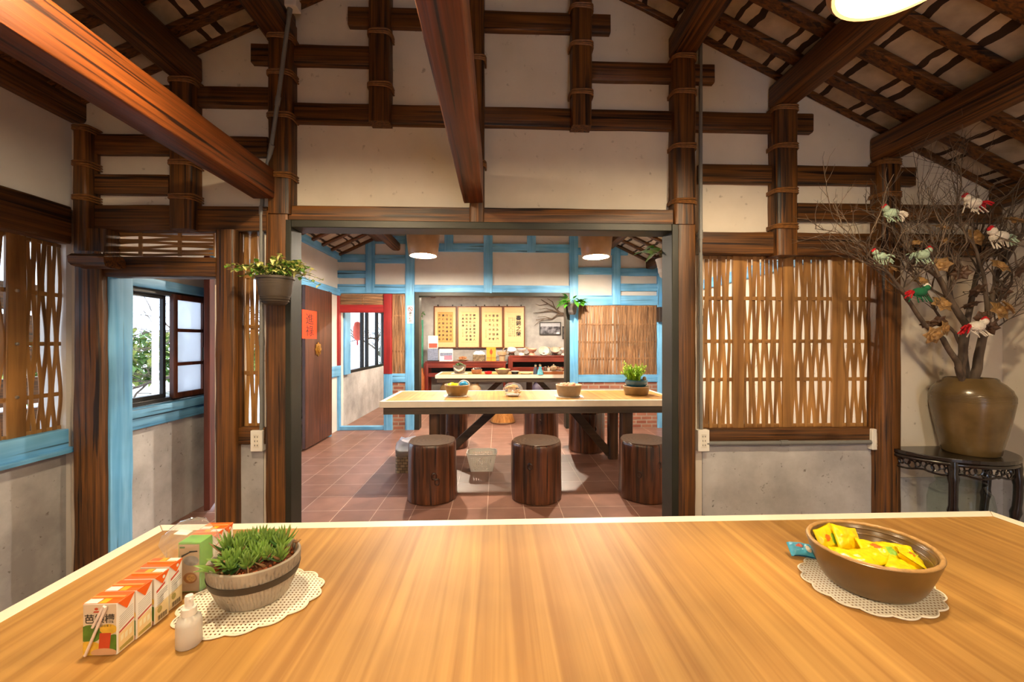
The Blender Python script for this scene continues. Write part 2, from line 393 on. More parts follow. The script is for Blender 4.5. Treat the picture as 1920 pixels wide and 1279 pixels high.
# left wall, room by room, pierced by lattice, windows and the side door
wl = MB()
wl.box(XL - 0.14, XL, YF, 1.0, 0, 2.75); wl.box(XL - 0.14, XL, YA - 0.03, YA2, 0, 2.75); wl.box(XL - 0.14, XL, 1.0, YA - 0.03, 1.92, 2.75)
wl.box(XL2 - 0.12, XL2, YA2, 2.66, 0.86, 2.75); wl.box(XL2 - 0.12, XL2, 2.66, 3.46, 1.74, 2.75); wl.box(XL2 - 0.12, XL2, 3.46, 3.52, 0.86, 2.75)
wl.box(XL2 - 0.12, XL2, 3.52, 5.02, 2.08, 2.75); wl.box(XL2 - 0.12, XL2, 5.02, 6.45, 0, 2.75)
wl.box(XL2 - 0.12, XL2, 6.45, 8.92, 2.02, 2.75); wl.box(XL2 - 0.12, XL2, 8.92, YC, 0, 2.75)
wl.mi = 1
wl.box(XL - 0.14, XL, 1.0, YA - 0.03, 0, 0.80); wl.box(XL2 - 0.12, XL2, YA2, 3.52, 0, 0.86); wl.box(XL2 - 0.12, XL2, 6.45, 8.92, 0, 0.84)
struct('wall_left', wl, [PLASTERW, CONC])
wr = MB()
wr.box(XR, XR + 0.12, YF, YA2, 0.54, 2.45); wr.box(XR2, XR2 + 0.12, YA2, YC, 0, 2.6)
wr.mi = 1; wr.box(XR - 0.005, XR + 0.12, YF, YA2, 0, 0.54)
struct('wall_right', wr, [PLASTER, CONC])
wf = MB(); gable(wf, YF - 0.12, YF, 2.1, XL - 0.1, XR + 0.1)
wf.box(XL - 0.1, 0.85, YF - 0.12, YF, 0, 2.1); wf.box(1.65, XR + 0.1, YF - 0.12, YF, 0, 2.1)
struct('wall_front', wf, PLASTER)

# blue-timbered wall between the second and third rooms
wb = MB(); zo = bz(551)
gable(wb, YB, YB2, zo, XL2, XR2)
wb.box(XL2, bx(638), YB, YB2, 0, zo); wb.box(bx(721), bx(781), YB, YB2, 0, zo); wb.box(bx(1063), XR2, YB, YB2, 0, zo); wb.box(bx(637), bx(722), YB, YB2, bz(575), zo)
struct('wall_far', wb, PLASTERW)
wc = MB(); gable(wc, YC, YC + 0.1, 0, XL2, XR2); struct('wall_back', wc, CONC2)

# ---------------------------------------------- timbers of the front wall
def rail(x0, y0, x1, y1, h_px, Y=YA, out=0.035, mat=TIM, seg=14, jit=0.09):      # (x, top y) at both ends, pixel height
    a = P(x0, y0 + h_px / 2, Y - out); c = P(x1, y1 + h_px / 2, Y - out)
    zc = (a.z + c.z) / 2; h = h_px * (Y - out) / FPX * 1.0
    mb = MB().bar((a.x, Y - out + 0.045, zc), (c.x, Y - out + 0.045, zc), 0.09, h, segs=seg, jit=jit, rnd=0.12, seed=RND.random() * 9)
    return trim(mb, mat('x'))
def post(x0, x1, y0, y1, Y=YA, out=0.085, binds=(), mat=TIM, floor=False, depth=None, rnd=0.28, jit=0.10, ztop=None):
    xm = (x0 + x1) / 2; a = P(x0, 640, Y - out).x; c = P(x1, 640, Y - out).x
    zt = P(xm, y0, Y - out).z if ztop is None else ztop; zb = 0.0 if floor else P(xm, y1, Y - out).z
    d = depth or (out + 0.03); cx = (a + c) / 2; wd = (c - a)
    mb = MB().bar((cx, Y - out + d / 2, zb), (cx, Y - out + d / 2, zt), wd, d, up=(0, -1, 0), segs=max(8, int((zt - zb) / 0.1)), jit=jit, rnd=rnd, seed=RND.random() * 9)
    o = trim(mb, mat('z'))
    for by in binds:
        z = P(xm, by, Y - out).z; r = MB()
        for k in (-1, 0, 1):
            hw, hd = wd / 2 + 0.008, d / 2 + 0.008; yc = Y - out + d / 2; zz = z + k * 0.011; q = 0.5
            pts = []
            for i in range(20):
                t = 2 * pi * i / 20; cc, ss = cos(t), sin(t)
                pts.append((cx + hw * math.copysign(abs(cc) ** q, cc), yc + hd * math.copysign(abs(ss) ** q, ss), zz + 0.004 * sin(t + k)))
            r.ring(pts, 0.0055, 5)
        r.build('rattan_binding', RATTAN, o, smooth=True)
    return o
# rails
rail(652, 8, 1145, 29, 35); rail(470, 82, 692, 84, 36); rail(1105, 116, 1340, 118, 35)
rail(545, 190, 1525, 214, 36); rail(297, 160, 505, 162, 36); rail(158, 254, 500, 252, 36)
rail(1312, 303, 1718, 315, 36); rail(158, 327, 315, 327, 36); rail(1496, 380, 1880, 384, 34)
rail(158, 386, 500, 386, 46); rail(540, 388, 1268, 390, 30, out=0.06); rail(1312, 433, 1880, 439, 42, out=0.05)
rail(1316, 804, 1660, 804, 28, out=0.03); rail(438, 803, 496, 803, 30, out=0.03)
# posts
post(135, 160, 232, 470, binds=(238, 305, 369)); post(314, 358, 142, 428, binds=(148, 303, 367))
post(500, 543, 30, 400, binds=(66, 134, 214, 327), ztop=3.2); post(496, 540, 395, 975, floor=True, out=0.075)
post(690, 729, -60, 226, binds=(58, 157)); post(880, 908, -80, 416, binds=(107, 305), out=0.07); post(1073, 1111, -60, 234, binds=(10, 80, 171))
post(1266, 1306, 97, 420, binds=(104, 170, 272, 376)); post(1269, 1306, 415, 975, floor=True, out=0.075)
post(1458, 1498, 195, 478, binds=(200, 272, 356, 423)); post(1656, 1692, 295, 800, binds=(302, 363), floor=True)
post(135, 186, 470, 1000, floor=True, out=0.10); post(158, 196, 428, 485, out=0.07); post(402, 439, 430, 975, floor=True, out=0.07)
rail(190, 481, 404, 483, 36, out=0.07)                       # header over the small doorway
# steel frame of the wide opening
fx0, fx1, fx2, fx3 = P(537, 640, 2.30).x, P(548, 640, 2.30).x, P(1258, 640, 2.30).x, P(1271, 640, 2.30).x
ft0, ft1 = P(900, 431, 2.30).z, P(900, 417, 2.30).z
trim(MB().box(fx0, fx1, 2.285, 2.41, 0, ft1), STEEL, bevel=0.004); trim(MB().box(fx2, fx3, 2.285, 2.43, 0, ft1), STEEL, bevel=0.004)
trim(MB().box(fx1, fx2, 2.285, 2.42, ft0, ft1), STEEL, bevel=0.004)
# blue jamb of the small doorway
post(184, 207, 514, 1000, out=0.05, mat=BLUE, floor=True, depth=0.14, rnd=0.15)

# ---------------------------------------------- roof timbers
def pur(px, py, w=0.13, h=0.14, y1=YA - 0.01, dx=0.0):
    a = P(px, py, YA - 0.085); c = a.x + dx
    trim(MB().bar((c, y1, a.z + h / 2), (c, YF, a.z + h / 2), w, h, segs=26, jit=0.07, rnd=0.3, seed=px), TIM('y'))
pur(515, 62, 0.16, 0.16); pur(336, 142, 0.14, 0.15); pur(1287, 97, 0.14, 0.15); pur(1478, 194, 0.13, 0.15); pur(1675, 294, 0.13, 0.15)
trim(MB().bar((-0.08, YA, 3.72), (-0.08, YF, 3.72), 0.16, 0.16, segs=24, jit=0.05), TIM('y'))
pur(709, -60, 0.14, 0.15); pur(1092, -60, 0.14, 0.15)
trim(MB().bar((XL + 0.02, YA, 2.69), (XL + 0.02, YF, 2.69), 0.12, 0.14, segs=26, jit=0.06, rnd=0.25), TIM('y'))
trim(MB().bar((XR - 0.03, YA, 2.28), (XR - 0.03, YF, 2.28), 0.12, 0.14, segs=26, jit=0.06, rnd=0.25), TIM('y'))
trim(MB().bar((XL + 0.01, YA - 0.06, 2.022), (XL + 0.01, YF, 2.022), 0.10, 0.205, segs=26, jit=0.04, rnd=0.15), TIM('y'))
yy = 2.19; k = 0
while yy > -0.6:
    for sx, xe in ((-1, XL), (1, XR)):
        x0 = -0.08 + sx * 0.06
        a = Vector((x0, yy, zr(x0) - 0.02)); c = Vector((xe, yy, zr(xe) - 0.02))
        trim(MB().bar(a, c, 0.06 * (1 + 0.2 * sin(k * 2.3)), 0.03, segs=14, jit=0.12, rnd=0.15, seed=yy), TIM('x'))
    yy -= 0.21; k += 1
for sx, xe in ((-1, XL), (1, XR)):
    trim(MB().bar((-0.08, 2.345, zr(-0.08) - 0.012), (xe, 2.345, zr(xe) - 0.012), 0.025, 0.035, segs=20, jit=0.3, rnd=0.2), TIM('x'))
# the two low lit beams
for x0, x1, zb, h, lab, y1, sd in ((-0.195, -0.079, 2.172, 0.20, 'smooth red-brown roof beam running overhead to the middle of the plaster wall', 2.29, 1),
                                   (-1.367, -1.244, 2.178, 0.16, 'long orange-lit roof beam with split cracks reaching the post by the small doorway', 2.277, 5)):
    o = MB().bar((0, 0, h / 2), (0, YF + 0.02 - y1, h / 2), x1 - x0, h, segs=60, jit=0.05, rnd=0.14, seed=sd).build('roof_beam', TIML('y'), None, ((x0 + x1) / 2, y1, zb), smooth=True)
    tag(o, lab, 'beam')

# ---------------------------------------------- second room and blue wall
def brail(x0, x1, y0, y1, out=0.03):
    a, c = bx(x0), bx(x1); z = (bz(y0) + bz(y1)) / 2
    trim(MB().bar((a, YB - 0.01, z), (c, YB - 0.01, z), 0.06, (y1 - y0) * YB / FPX, segs=10, jit=0.07, rnd=0.1, seed=x0), BLUE('x'))
def bpost(x0, x1, y0, y1, mat=BLUE, out=0.05, floor=False):
    a, c = bx(x0), bx(x1); zb = 0 if floor else bz(y1)
    trim(MB().bar(((a + c) / 2, YB - out / 2 + 0.01, zb), ((a + c) / 2, YB - out / 2 + 0.01, bz(y0)), c - a, out + 0.02, up=(0, -1, 0), segs=10, jit=0.06, rnd=0.15, seed=x0), mat('z'))
for r in ((672, 762, 445, 459), (622, 690, 480, 494), (702, 762, 480.5, 495.5), (623, 690, 510, 523), (623, 763, 535, 551.5), (776, 1068, 535.5, 549), (776, 1068, 458, 473),
          (1081, 1176, 464, 477), (1081, 1148, 501, 514), (1160, 1232, 502, 516), (1160, 1232, 531, 545), (1081, 1232, 553.5, 572), (1082, 1232, 703, 717), (736, 762, 700, 716), (760, 1081, 420, 433)):
    brail(*r)
for p in ((687, 703.5, 400, 551), (834, 850, 380, 472), (907, 923.5, 370, 550), (988, 1004, 380, 473), (1147, 1162, 420, 571)): bpost(*p)
bpost(615, 622.5, 460, 805, floor=True); bpost(761, 777.5, 400, 805, floor=True); bpost(1067, 1083, 400, 805, floor=True); bpost(1231, 1243.5, 470, 805, floor=True)
bpost(622, 639, 553, 697, RED, 0.06); bpost(721, 736, 553, 700, RED, 0.06); bpost(622, 639, 697, 805, BLUE, 0.055, True); bpost(721, 737, 700, 805, BLUE, 0.055, True)
trim(MB().bar((bx(637), YB - 0.01, (bz(573) + bz(587)) / 2), (bx(722), YB - 0.01, (bz(573) + bz(587)) / 2), 0.08, bz(573) - bz(587), segs=8, jit=0.03, rnd=0.1), RED('x'))
trim(MB().box(bx(637), bx(722), YB - 0.04, YB + 0.06, 0, 0.055), BLUE('x'), bevel=0.004)
trim(MB().box(bx(737), bx(761), YB - 0.025, YB + 0.02, 0, bz(716)), BRICK); trim(MB().box(bx(1083), bx(1231), YB - 0.025, YB + 0.02, 0, bz(717)), BRICK)
for a, c, z0, z1 in ((779, 787, 0, bz(549)), (1060, 1067.5, 0, bz(549)), (787, 1060, bz(556), bz(549))):
    trim(MB().box(bx(a), bx(c), YB - 0.05, YB2 + 0.02, z0, z1), STEEL, bevel=0.003)
# blue plate, header and sill along the left wall of the second room
trim(MB().bar((XL2 + 0.01, YA2, 2.69), (XL2 + 0.01, YB, 2.69), 0.08, 0.12, segs=20, jit=0.05, rnd=0.12), BLUE('y'))
trim(MB().bar((XL2 + 0.01, 3.5, 2.13), (XL2 + 0.01, YB, 2.13), 0.06, 0.10, segs=16, jit=0.05, rnd=0.12), BLUE('y'))
trim(MB().bar((XL2 + 0.01, 5.72, 0.92), (XL2 + 0.01, YB, 0.92), 0.06, 0.16, segs=6, jit=0.05, rnd=0.12), BLUE('y'))
trim(MB().bar((XL2 + 0.02, 5.86, 0), (XL2 + 0.02, 5.86, 2.1), 0.07, 0.07, up=(1, 0, 0), segs=10, jit=0.05, rnd=0.12), BLUE('z'))
trim(MB().bar((XR2 - 0.01, YA2, 2.1), (XR2 - 0.01, YB, 2.1), 0.06, 0.12, segs=16, jit=0.05, rnd=0.12), BLUE('y'))
trim(MB().bar((XR2 - 0.02, 6.0, 0), (XR2 - 0.02, 6.0, 2.1), 0.07, 0.12, up=(1, 0, 0), segs=10, jit=0.05, rnd=0.12), BLUE('z'))
# roof timbers over the further rooms
trim(MB().bar((-1.56, 2.5, 2.86), (-1.56, YB - 0.06, 2.84), 0.13, 0.13, segs=20, jit=0.06, rnd=0.5), TIM('y'))
for px, py in ((335, 140), (1478, 194), (1675, 294)):
    a = P(px, py, YA); trim(MB().bar((a.x, YA2, a.z + 0.08), (a.x, YB - 0.02, a.z + 0.08), 0.13, 0.14, segs=16, jit=0.06), TIM('y'))
yy = 6.2
while yy > 4.2:
    for sx, xe in ((-1, XL2), (1, XR2)):
        x0 = -0.08 + sx * 0.06; trim(MB().bar((x0, yy, zr(x0) - 0.02), (xe, yy, zr(xe) - 0.02), 0.065, 0.03, segs=8, jit=0.1, rnd=0.15, seed=yy), TIM('x'))
    yy -= 0.3
for px in (812, 921):
    a = P(px, 556, YC - 0.05); trim(MB().bar((a.x, YB2 + 0.2, a.z + 0.05), (a.x, YC - 0.02, a.z + 0.02), 0.13, 0.12, segs=12, jit=0.08, rnd=0.5), TIM('y'))

# ---------------------------------------------- windows of the left wall
def frame_y(X, y0, y1, z0, z1, t, d=0.05):     # rectangular frame lying in a plane of constant x
    mb = MB(); mb.box(X - d / 2, X + d / 2, y0, y1, z0, z0 + t); mb.box(X - d / 2, X + d / 2, y0, y1, z1 - t, z1)
    mb.box(X - d / 2, X + d / 2, y0, y0 + t, z0 + t, z1 - t); mb.box(X - d / 2, X + d / 2, y1 - t, y1, z0 + t, z1 - t); return mb
w1 = frame_y(XL2 - 0.035, 2.66, 3.46, 0.93, 1.75, 0.03, 0.08).build('window_1', BLACKM, kind='structure', bevel=0.003)
ss_ = frame_y(XL2 - 0.05, 2.69, 3.10, 0.96, 1.72, 0.025, 0.025).build('sliding_sash', BLACKM, w1)
MB().box(XL2 - 0.053, XL2 - 0.048, 2.71, 3.08, 0.98, 1.70).build('window_pane', GLASS, ss_)
WS = wood('red_sash', (70, 34, 22), (112, 60, 38), 'z', rough=0.5, crack=0.1)
sash = frame_y(XL2 + 0.005, 3.10, 3.44, 0.945, 1.735, 0.04, 0.03); sash.box(XL2 - 0.01, XL2 + 0.02, 3.14, 3.40, 1.19, 1.215); sash.box(XL2 - 0.01, XL2 + 0.02, 3.14, 3.40, 1.45, 1.475)
ws_ = sash.build('wooden_sash', WS, w1)
MB().box(XL2 - 0.002, XL2 + 0.003, 3.13, 3.41, 0.97, 1.20).build('frosted_pane', FROST, ws_)
MB().box(XL2 - 0.002, XL2 + 0.003, 3.13, 3.41, 1.21, 1.46).build('frosted_pane', FROST, ws_)
MB().box(XL2 - 0.002, XL2 + 0.003, 3.13, 3.41, 1.47, 1.71).build('frosted_pane', FROST, ws_)
trim(MB().bar((XL2 + 0.01, 2.5, 1.785), (XL2 + 0.01, 3.47, 1.785), 0.06, 0.07, segs=10, jit=0.04, rnd=0.12), BLUE('y'))
trim(MB().bar((XL2 + 0.02, 2.5, 0.895), (XL2 + 0.02, 3.47, 0.895), 0.09, 0.06, segs=10, jit=0.04, rnd=0.12), BLUE('y'))
trim(MB().bar((XL2 + 0.01, 2.5, 0.82), (XL2 + 0.01, 3.47, 0.82), 0.06, 0.075, segs=10, jit=0.04, rnd=0.12), BLUE('y'))
trim(MB().bar((XL2 + 0.01, 2.58, 0.9), (XL2 + 0.01, 2.58, 1.76), 0.14, 0.06, up=(1, 0, 0), segs=10, jit=0.04, rnd=0.12), BLUE('z'))
w2 = frame_y(XL2 - 0.04, 6.45, 8.90, 0.84, 2.02, 0.05, 0.08).build('window_2', BLACKM, kind='structure', bevel=0.003)
for y in (6.66, 7.45, 7.72, 8.35):
    MB().box(XL2 - 0.07, XL2 - 0.015, y, y + 0.06, 0.89, 1.97).build('mullion', BLACKM, w2)
MB().box(XL2 - 0.06, XL2 - 0.03, 7.78, 8.35, 1.42, 1.45).build('crossbar', BLACKM, w2)
MB().box(XL2 - 0.045, XL2 - 0.04, 6.50, 8.85, 0.89, 1.97).build('window_pane', GLASS, w2)
trim(MB().box(XL2 - 0.01, XL2 + 0.05, 6.40, 6.66, 0.84, 2.02), BLUE('z'), bevel=0.004)

# ---------------------------------------------- doors
d1 = thing('door_leaf', 'dark brown wooden door leaf folded against wall with red paper couplet', 'door', (XL2 + 0.056, 5.05, 0.03))
dm = MB().box(-0.02, 0.02, 0, 0.80, 0, 2.05); dm.build('door_panel', DOORW('z'), d1, bevel=0.004)
for z in (0.3, 1.75): MB().box(-0.045, -0.018, 0.02, 0.78, z, z + 0.08).build('ledge_batten', DOORW('y'), d1)
MB().tube([(-0.03, 0.8, 0), (-0.03, 0.8, 2.04)], 0.018, 8).build('hinge_post', DOORW('z'), d1)
REDP = plain('red_paper', (240, 62, 22), 0.7, vary=0.04)
xd = XL2 + 0.079
def ypos(px, py): return PX(px, py, xd)
a, c = ypos(566.5, 580), ypos(594, 580); zt, zb = a.z, ypos(566.5, 635).z
rp_ = MB().box(0, 0.002, 0, c.y - a.y, 0, zt - zb).build('couplet_paper', REDP, None, (xd - 0.002, a.y, zb))
tag(rp_, 'bright red paper with two brushed black characters on the brown door', 'sign')
hh = (zt - zb); ww = c.y - a.y
text('進\n祿', hh * 0.42, INK, 'lettering', rp_, T(0.0025, ww * 0.5, hh * 0.46) @ SIDE @ Matrix.Diagonal((1.5, 1, 1, 1)), space=1.0)
GOLD = plain('brass', (176, 132, 54), 0.35, 0.85, 0.25, 30)
kp = ypos(596.5, 655); kn = MB(); kn.lathe([(0.0, 0.0), (0.085, 0.0), (0.085, 0.006), (0.05, 0.010), (0.045, 0.02), (0.0, 0.026)], 48, wob=lambda a, z: 1 + 0.12 * cos(8 * a) * (1 if z < 0.008 else 0))
kn = kn.build('door_knocker', GOLD, None, (xd - 0.001, kp.y, kp.z), smooth=True); kn.rotation_euler = (0, pi / 2, 0)
tag(kn, 'round scalloped brass knocker plate below the red paper', 'door knocker')
MB().ring([(0.02 * cos(t * pi / 8) + 0.03, 0.02 * sin(t * pi / 8), 0.024) for t in range(16)], 0.004).build('pull_ring', GOLD, kn, smooth=True)
d2 = thing('door_leaf', 'dark red-brown door leaf edge inside the small doorway beside the window', 'door', (-2.425, 3.57, 0.05), radians(-67))
MB().box(0, 0.40, -0.02, 0.02, 0, 2.0).build('door_panel', wood('maroon_door', (60, 24, 18), (104, 48, 36), 'z', rough=0.75, crack=0.1), d2, bevel=0.008)
MB().box(0.30, 0.33, -0.045, -0.018, 1.18, 1.28).build('latch', BLACKM, d2)
# green door in the third room
g0 = P(793.5, 640, YC - 0.04); gd = MB().box(XL2 + 0.05, g0.x, YC - 0.05, YC - 0.005, 0, P(790, 600, YC - 0.04).z).build('door_1', plain('green_paint', (62, 142, 116), 0.5, vary=0.15), kind='structure', bevel=0.005)
rs = P(786.5, 620, YC - 0.055)
tag(MB().box(-0.05, 0.05, -0.002, 0, -0.14, 0.14).build('red_strip', plain('deep_red_paper', (176, 24, 30), 0.6, vary=0.05), None, (rs.x, YC - 0.053, rs.z)), 'small dark red paper strip pasted on the green door', 'sign')
text('招\n財', 0.075, plain('pale_ink', (226, 180, 150), 0.6), 'lettering', bpy.data.objects['red_strip'], T(0, -0.003, -0.01) @ FRONT)

# door pivot block beside the doorway
pb = P(186, 491, YA - 0.16)
pv = MB().bar((-0.085, 0, 0), (0.09, 0, 0), 0.12, 0.075, segs=10, jit=0.25, rnd=0.6, seed=3).build('pivot_block', TIM('x'), None, (pb.x, YA - 0.17, pb.z), smooth=True)
tag(pv, 'rounded dark wooden door pivot block at the top corner of the small doorway', 'pivot block')
MB().lathe([(0, 0.0), (0.02, 0.0), (0.02, 0.012), (0, 0.012)], 14, (0.02, -0.02, 0.034)).build('socket', TIM('z'), pv)

# ---------------------------------------------- split bamboo lattices
def lattice(label, axis, a0, a1, z0, z1, fixed, pitch, width, bars, battens, horizontal=False, matf=BAM, sway=0.005, group=None, thick=0.004, gapw=0.0):
    """strips woven over crossbars; axis 'x' or 'y' is the wide direction, fixed the plane, local origin at (a0, z0)."""
    loc = (a0, fixed, z0) if axis == 'x' else (fixed, a0, z0)
    root = thing('bamboo_lattice', label, 'lattice', loc, 0.0 if axis == 'x' else pi / 2, group)
    W, Hh = a1 - a0, z1 - z0; L, S = (W, Hh) if horizontal else (Hh, W)     # L along strips, S across
    def pt(s, l, d): return (l, d, s) if horizontal else (s, d, l)
    bars_l = [0.012] + list(bars) + [L - 0.012]
    wv = MB(); n = int(S / pitch); i = 0
    for i in range(n + 1):
        s0 = pitch * 0.5 + i * (S - pitch) / max(1, n)
        if any(b0 - width * 0.2 < s0 < b1 + width * 0.2 for b0, b1 in battens): continue
        ph = RND.uniform(-1.1, 1.1) + (0 if i % 2 else pi); am = sway * RND.uniform(0.4, 1.3); ww = width * RND.uniform(0.85, 1.12); lean = RND.uniform(-0.003, 0.003)
        N = 22; rings = []
        for k in range(N + 1):
            l = L * k / N; seg = 0
            # which side of the bars the strip passes: alternates bar to bar
            nb = 0
            for bi in range(len(bars_l) - 1):
                if bars_l[bi] <= l: nb = bi
            f = (l - bars_l[nb]) / max(1e-4, bars_l[min(nb + 1, len(bars_l) - 1)] - bars_l[nb]); f = min(max(f, 0), 1)
            sg = 1 if (nb + i) % 2 else -1
            d = sg * 0.007 * cos(pi * f)
            s = s0 + am * sin(2.6 * pi * l / L * (len(bars_l) - 1) / 4 + ph) + lean * sin(5 * l + i)
            h = ww / 2 * (1 + 0.08 * sin(9 * l + i))
            rings.append([pt(s - h, l, d - thick / 2), pt(s + h, l, d - thick / 2), pt(s + h, l, d + thick / 2), pt(s - h, l, d + thick / 2)])
        wv.loft(rings, True)
    sax = ('x' if axis == 'x' else 'x') if horizontal else 'z'
    wv.build('strip_weave', matf(sax), root)
    for bl in bars_l:
        q = MB(); e = 0.011
        p0, p1 = pt(0.003, bl, 0), pt(S - 0.003, bl, 0); q.bar(p0, p1, 0.007, 2 * e, up=pt(0, 1, 0), segs=12, jit=0.1, rnd=0.2, seed=bl)
        q.build('crossbar', matf('z' if horizontal else 'x'), root)
    for b0, b1 in battens:
        q = MB(); q.bar(pt((b0 + b1) / 2, 0.002, -0.008), pt((b0 + b1) / 2, L - 0.002, -0.008), 0.016, (b1 - b0), up=pt(1, 0, 0), segs=12, jit=0.06, rnd=0.15, seed=b0)
        q.build('batten', matf('x' if horizontal else 'z'), root)
    return root
x0, x1 = ax(1317), ax(1657); z0, z1 = az(1480, 803), az(1480, 478)
Lr = z1 - z0
bt = [(ax(q0) - x0, ax(q1) - x0) for q0, q1 in ((1377, 1398), (1472, 1489), (1564, 1585))]
lattice('wide woven split-bamboo lattice with three broad battens right of the wide opening', 'x', x0, x1, z0, z1, YA + 0.03, 0.0275, 0.0212, [z1 - z0 - (az(1480, 478) - az(1480, q)) for q in (712, 640, 559)], bt, sway=0.0040)
x0, x1 = ax(437), ax(497); z0, z1 = az(465, 803), az(465, 430)
lattice('narrow tall bamboo strip lattice behind the hanging variegated ivy', 'x', x0, x1, z0, z1, YA + 0.03, 0.028, 0.0215, [az(465, q) - z0 for q in (700, 612, 517)], [], sway=0.003)
x0, x1 = ax(195), ax(404); z0, z1 = az(300, 480), az(300, 430)
lattice('low transom of horizontal bamboo strips over the small doorway', 'x', x0, x1, z0, z1, YA + 0.02, 0.0235, 0.017, [ax(258) - x0, ax(332) - x0], [], horizontal=True, sway=0.003)
ls = lattice('bamboo lattice with a bolted batten behind glass above the blue sill', 'y', 1.02, 2.328, 0.885, 1.925, XL - 0.025, 0.0245, 0.0205, [0.20, 0.48, 0.75], [(0.28, 0.38), (0.68, 0.78), (1.045, 1.13)], sway=0.006)
lb_ = [o for o in ls.children if o.name.startswith('batten')][-1]
for z in (0.21, 0.48, 0.75):
    sc = MB().lathe([(0, 0.0), (0.009, 0.0), (0.008, 0.005), (0, 0.007)], 10).build('screw_head', plain('zinc', (190, 186, 178), 0.35, 0.8), lb_, (1.088, -0.016, z)); sc.rotation_euler = (pi / 2, 0, 0)
MB().box(0.0, 1.305, -0.028, -0.024, 0.0, 1.03).build('glass_pane', GLASS, ls)
trim(MB().bar((XL + 0.005, 1.0, 0.835), (XL + 0.005, YA - 0.05, 0.835), 0.06, 0.11, segs=14, jit=0.04, rnd=0.12), BLUE('y'))
trim(MB().bar((XL + 0.02, 1.0, 0.775), (XL + 0.02, YA - 0.03, 0.775), 0.10, 0.025, segs=14, jit=0.04, rnd=0.2), BLUE('y'))
# reed panels of the blue wall
def reed(label, x0, x1, y0, y1, pitch=0.026, horizontal=False, bars=(), batt=()):
    a, c, z0, z1 = bx(x0), bx(x1), bz(y1), bz(y0)
    return lattice(label, 'x', a, c, z0, z1, YB - 0.02, pitch, pitch * 0.84, list(bars), list(batt), horizontal, REED, 0.002, thick=0.008)
reed('large brown reed panel between blue posts behind the feathery green bonsai', 1084, 1230, 572, 703, 0.024, bars=(0.26, 0.52, 0.80), batt=((0.56, 0.60),))
reed('tall narrow reed strip panel between the red door frame and blue post', 736, 761, 553, 700, 0.024, bars=(0.35, 0.9))
reed('short horizontal reed panel above the red doorway lintel', 638, 722, 553, 573, 0.022, True, bars=(0.35,))
# ------------------------------------------------------------------ pendant lamps
SHADE = plain('clay_shade', (160, 126, 92), 0.3, vary=0.2, scale=8, spec=0.6)
SHIN = plain('cream_glaze', (240, 226, 200), 0.4, vary=0.03)
BULB = emit('lamp_bulb', (1.0, 0.78, 0.49), LAMP_W * 20)
CORD = plain('cord_black', (24, 22, 20), 0.6)
BULB2 = emit('lamp_bulb_bright', (1.0, 0.84, 0.64), LAMP_W * 64)
def lamp(x, y, z, label, r0=0.172, r1=0.212, h=0.30):
    t = thing('pendant_lamp', label, 'lamp', (x, y, z), 0, 'clay pendant lamps')
    o = MB(); n = 40
    prof = [(r0 - 0.010, 0.0), (r0, -0.003), (r0 + 0.012, 0.012), (r1, h - 0.03), (r1 - 0.02, h), (0.02, h + 0.012)]
    rings = [[(r * cos(2 * pi * j / n), r * sin(2 * pi * j / n), zz) for j in range(n)] for r, zz in prof]
    o.loft(rings, False); o.build('shade', SHADE, t, smooth=True)
    i = MB(); rings = [[(r * cos(2 * pi * j / n), r * sin(2 * pi * j / n), zz) for j in range(n)] for r, zz in [(r0 - 0.010, 0.0), (r0 - 0.012, 0.03), (r1 - 0.02, h - 0.03), (0.02, h)]]
    i.loft(rings, False); i.build('shade_lining', SHIN, t, smooth=True)
    sk_ = MB().lathe([(0.0, 0.075), (0.025, 0.078), (0.022, h), (0.0, h)], 14).build('socket', CORD, t, smooth=True)
    MB().ball((0, 0, 0.036), 0.046, 16, 10).build('bulb', BULB2 if y > 3 else BULB, sk_, smooth=True)
    MB().tube([(0, 0, h), (0, 0, zr(x) - z)], 0.006, 6).build('cord', CORD, t)
    return t
lamp(1.17, 1.09, 2.43, 'glowing clay pendant lamp at the top edge under the raftered slope of the front room')
lamp(-0.84, 1.05, 2.43, 'clay pendant lamp hanging beside the orange-lit roof beam')
lamp(1.17, -0.95, 2.43, 'added fill pendant behind the viewpoint, bowl side'); lamp(-0.93, -0.95, 2.43, 'added fill pendant behind the viewpoint, planter side')  # pair added behind the camera to fill the front room with light
lamp(P(793.5, 481, 4.93).x, 4.93, P(793, 480, 4.93).z, 'glowing clay pendant lamp nearer the red doorway in the blue-timbered room', 0.165, 0.205)
lamp(P(1117.5, 481, 4.93).x, 4.93, P(1117, 482, 4.93).z, 'glowing clay pendant lamp in the blue-timbered room above the reed panel', 0.165, 0.205)
lamp(-0.95, 8.2, 2.48, 'clay pendant lamp lighting the framed scrolls from the third room ceiling'); lamp(1.2, 8.2, 2.48, 'clay pendant lamp lighting the bowls on the tall sideboard')

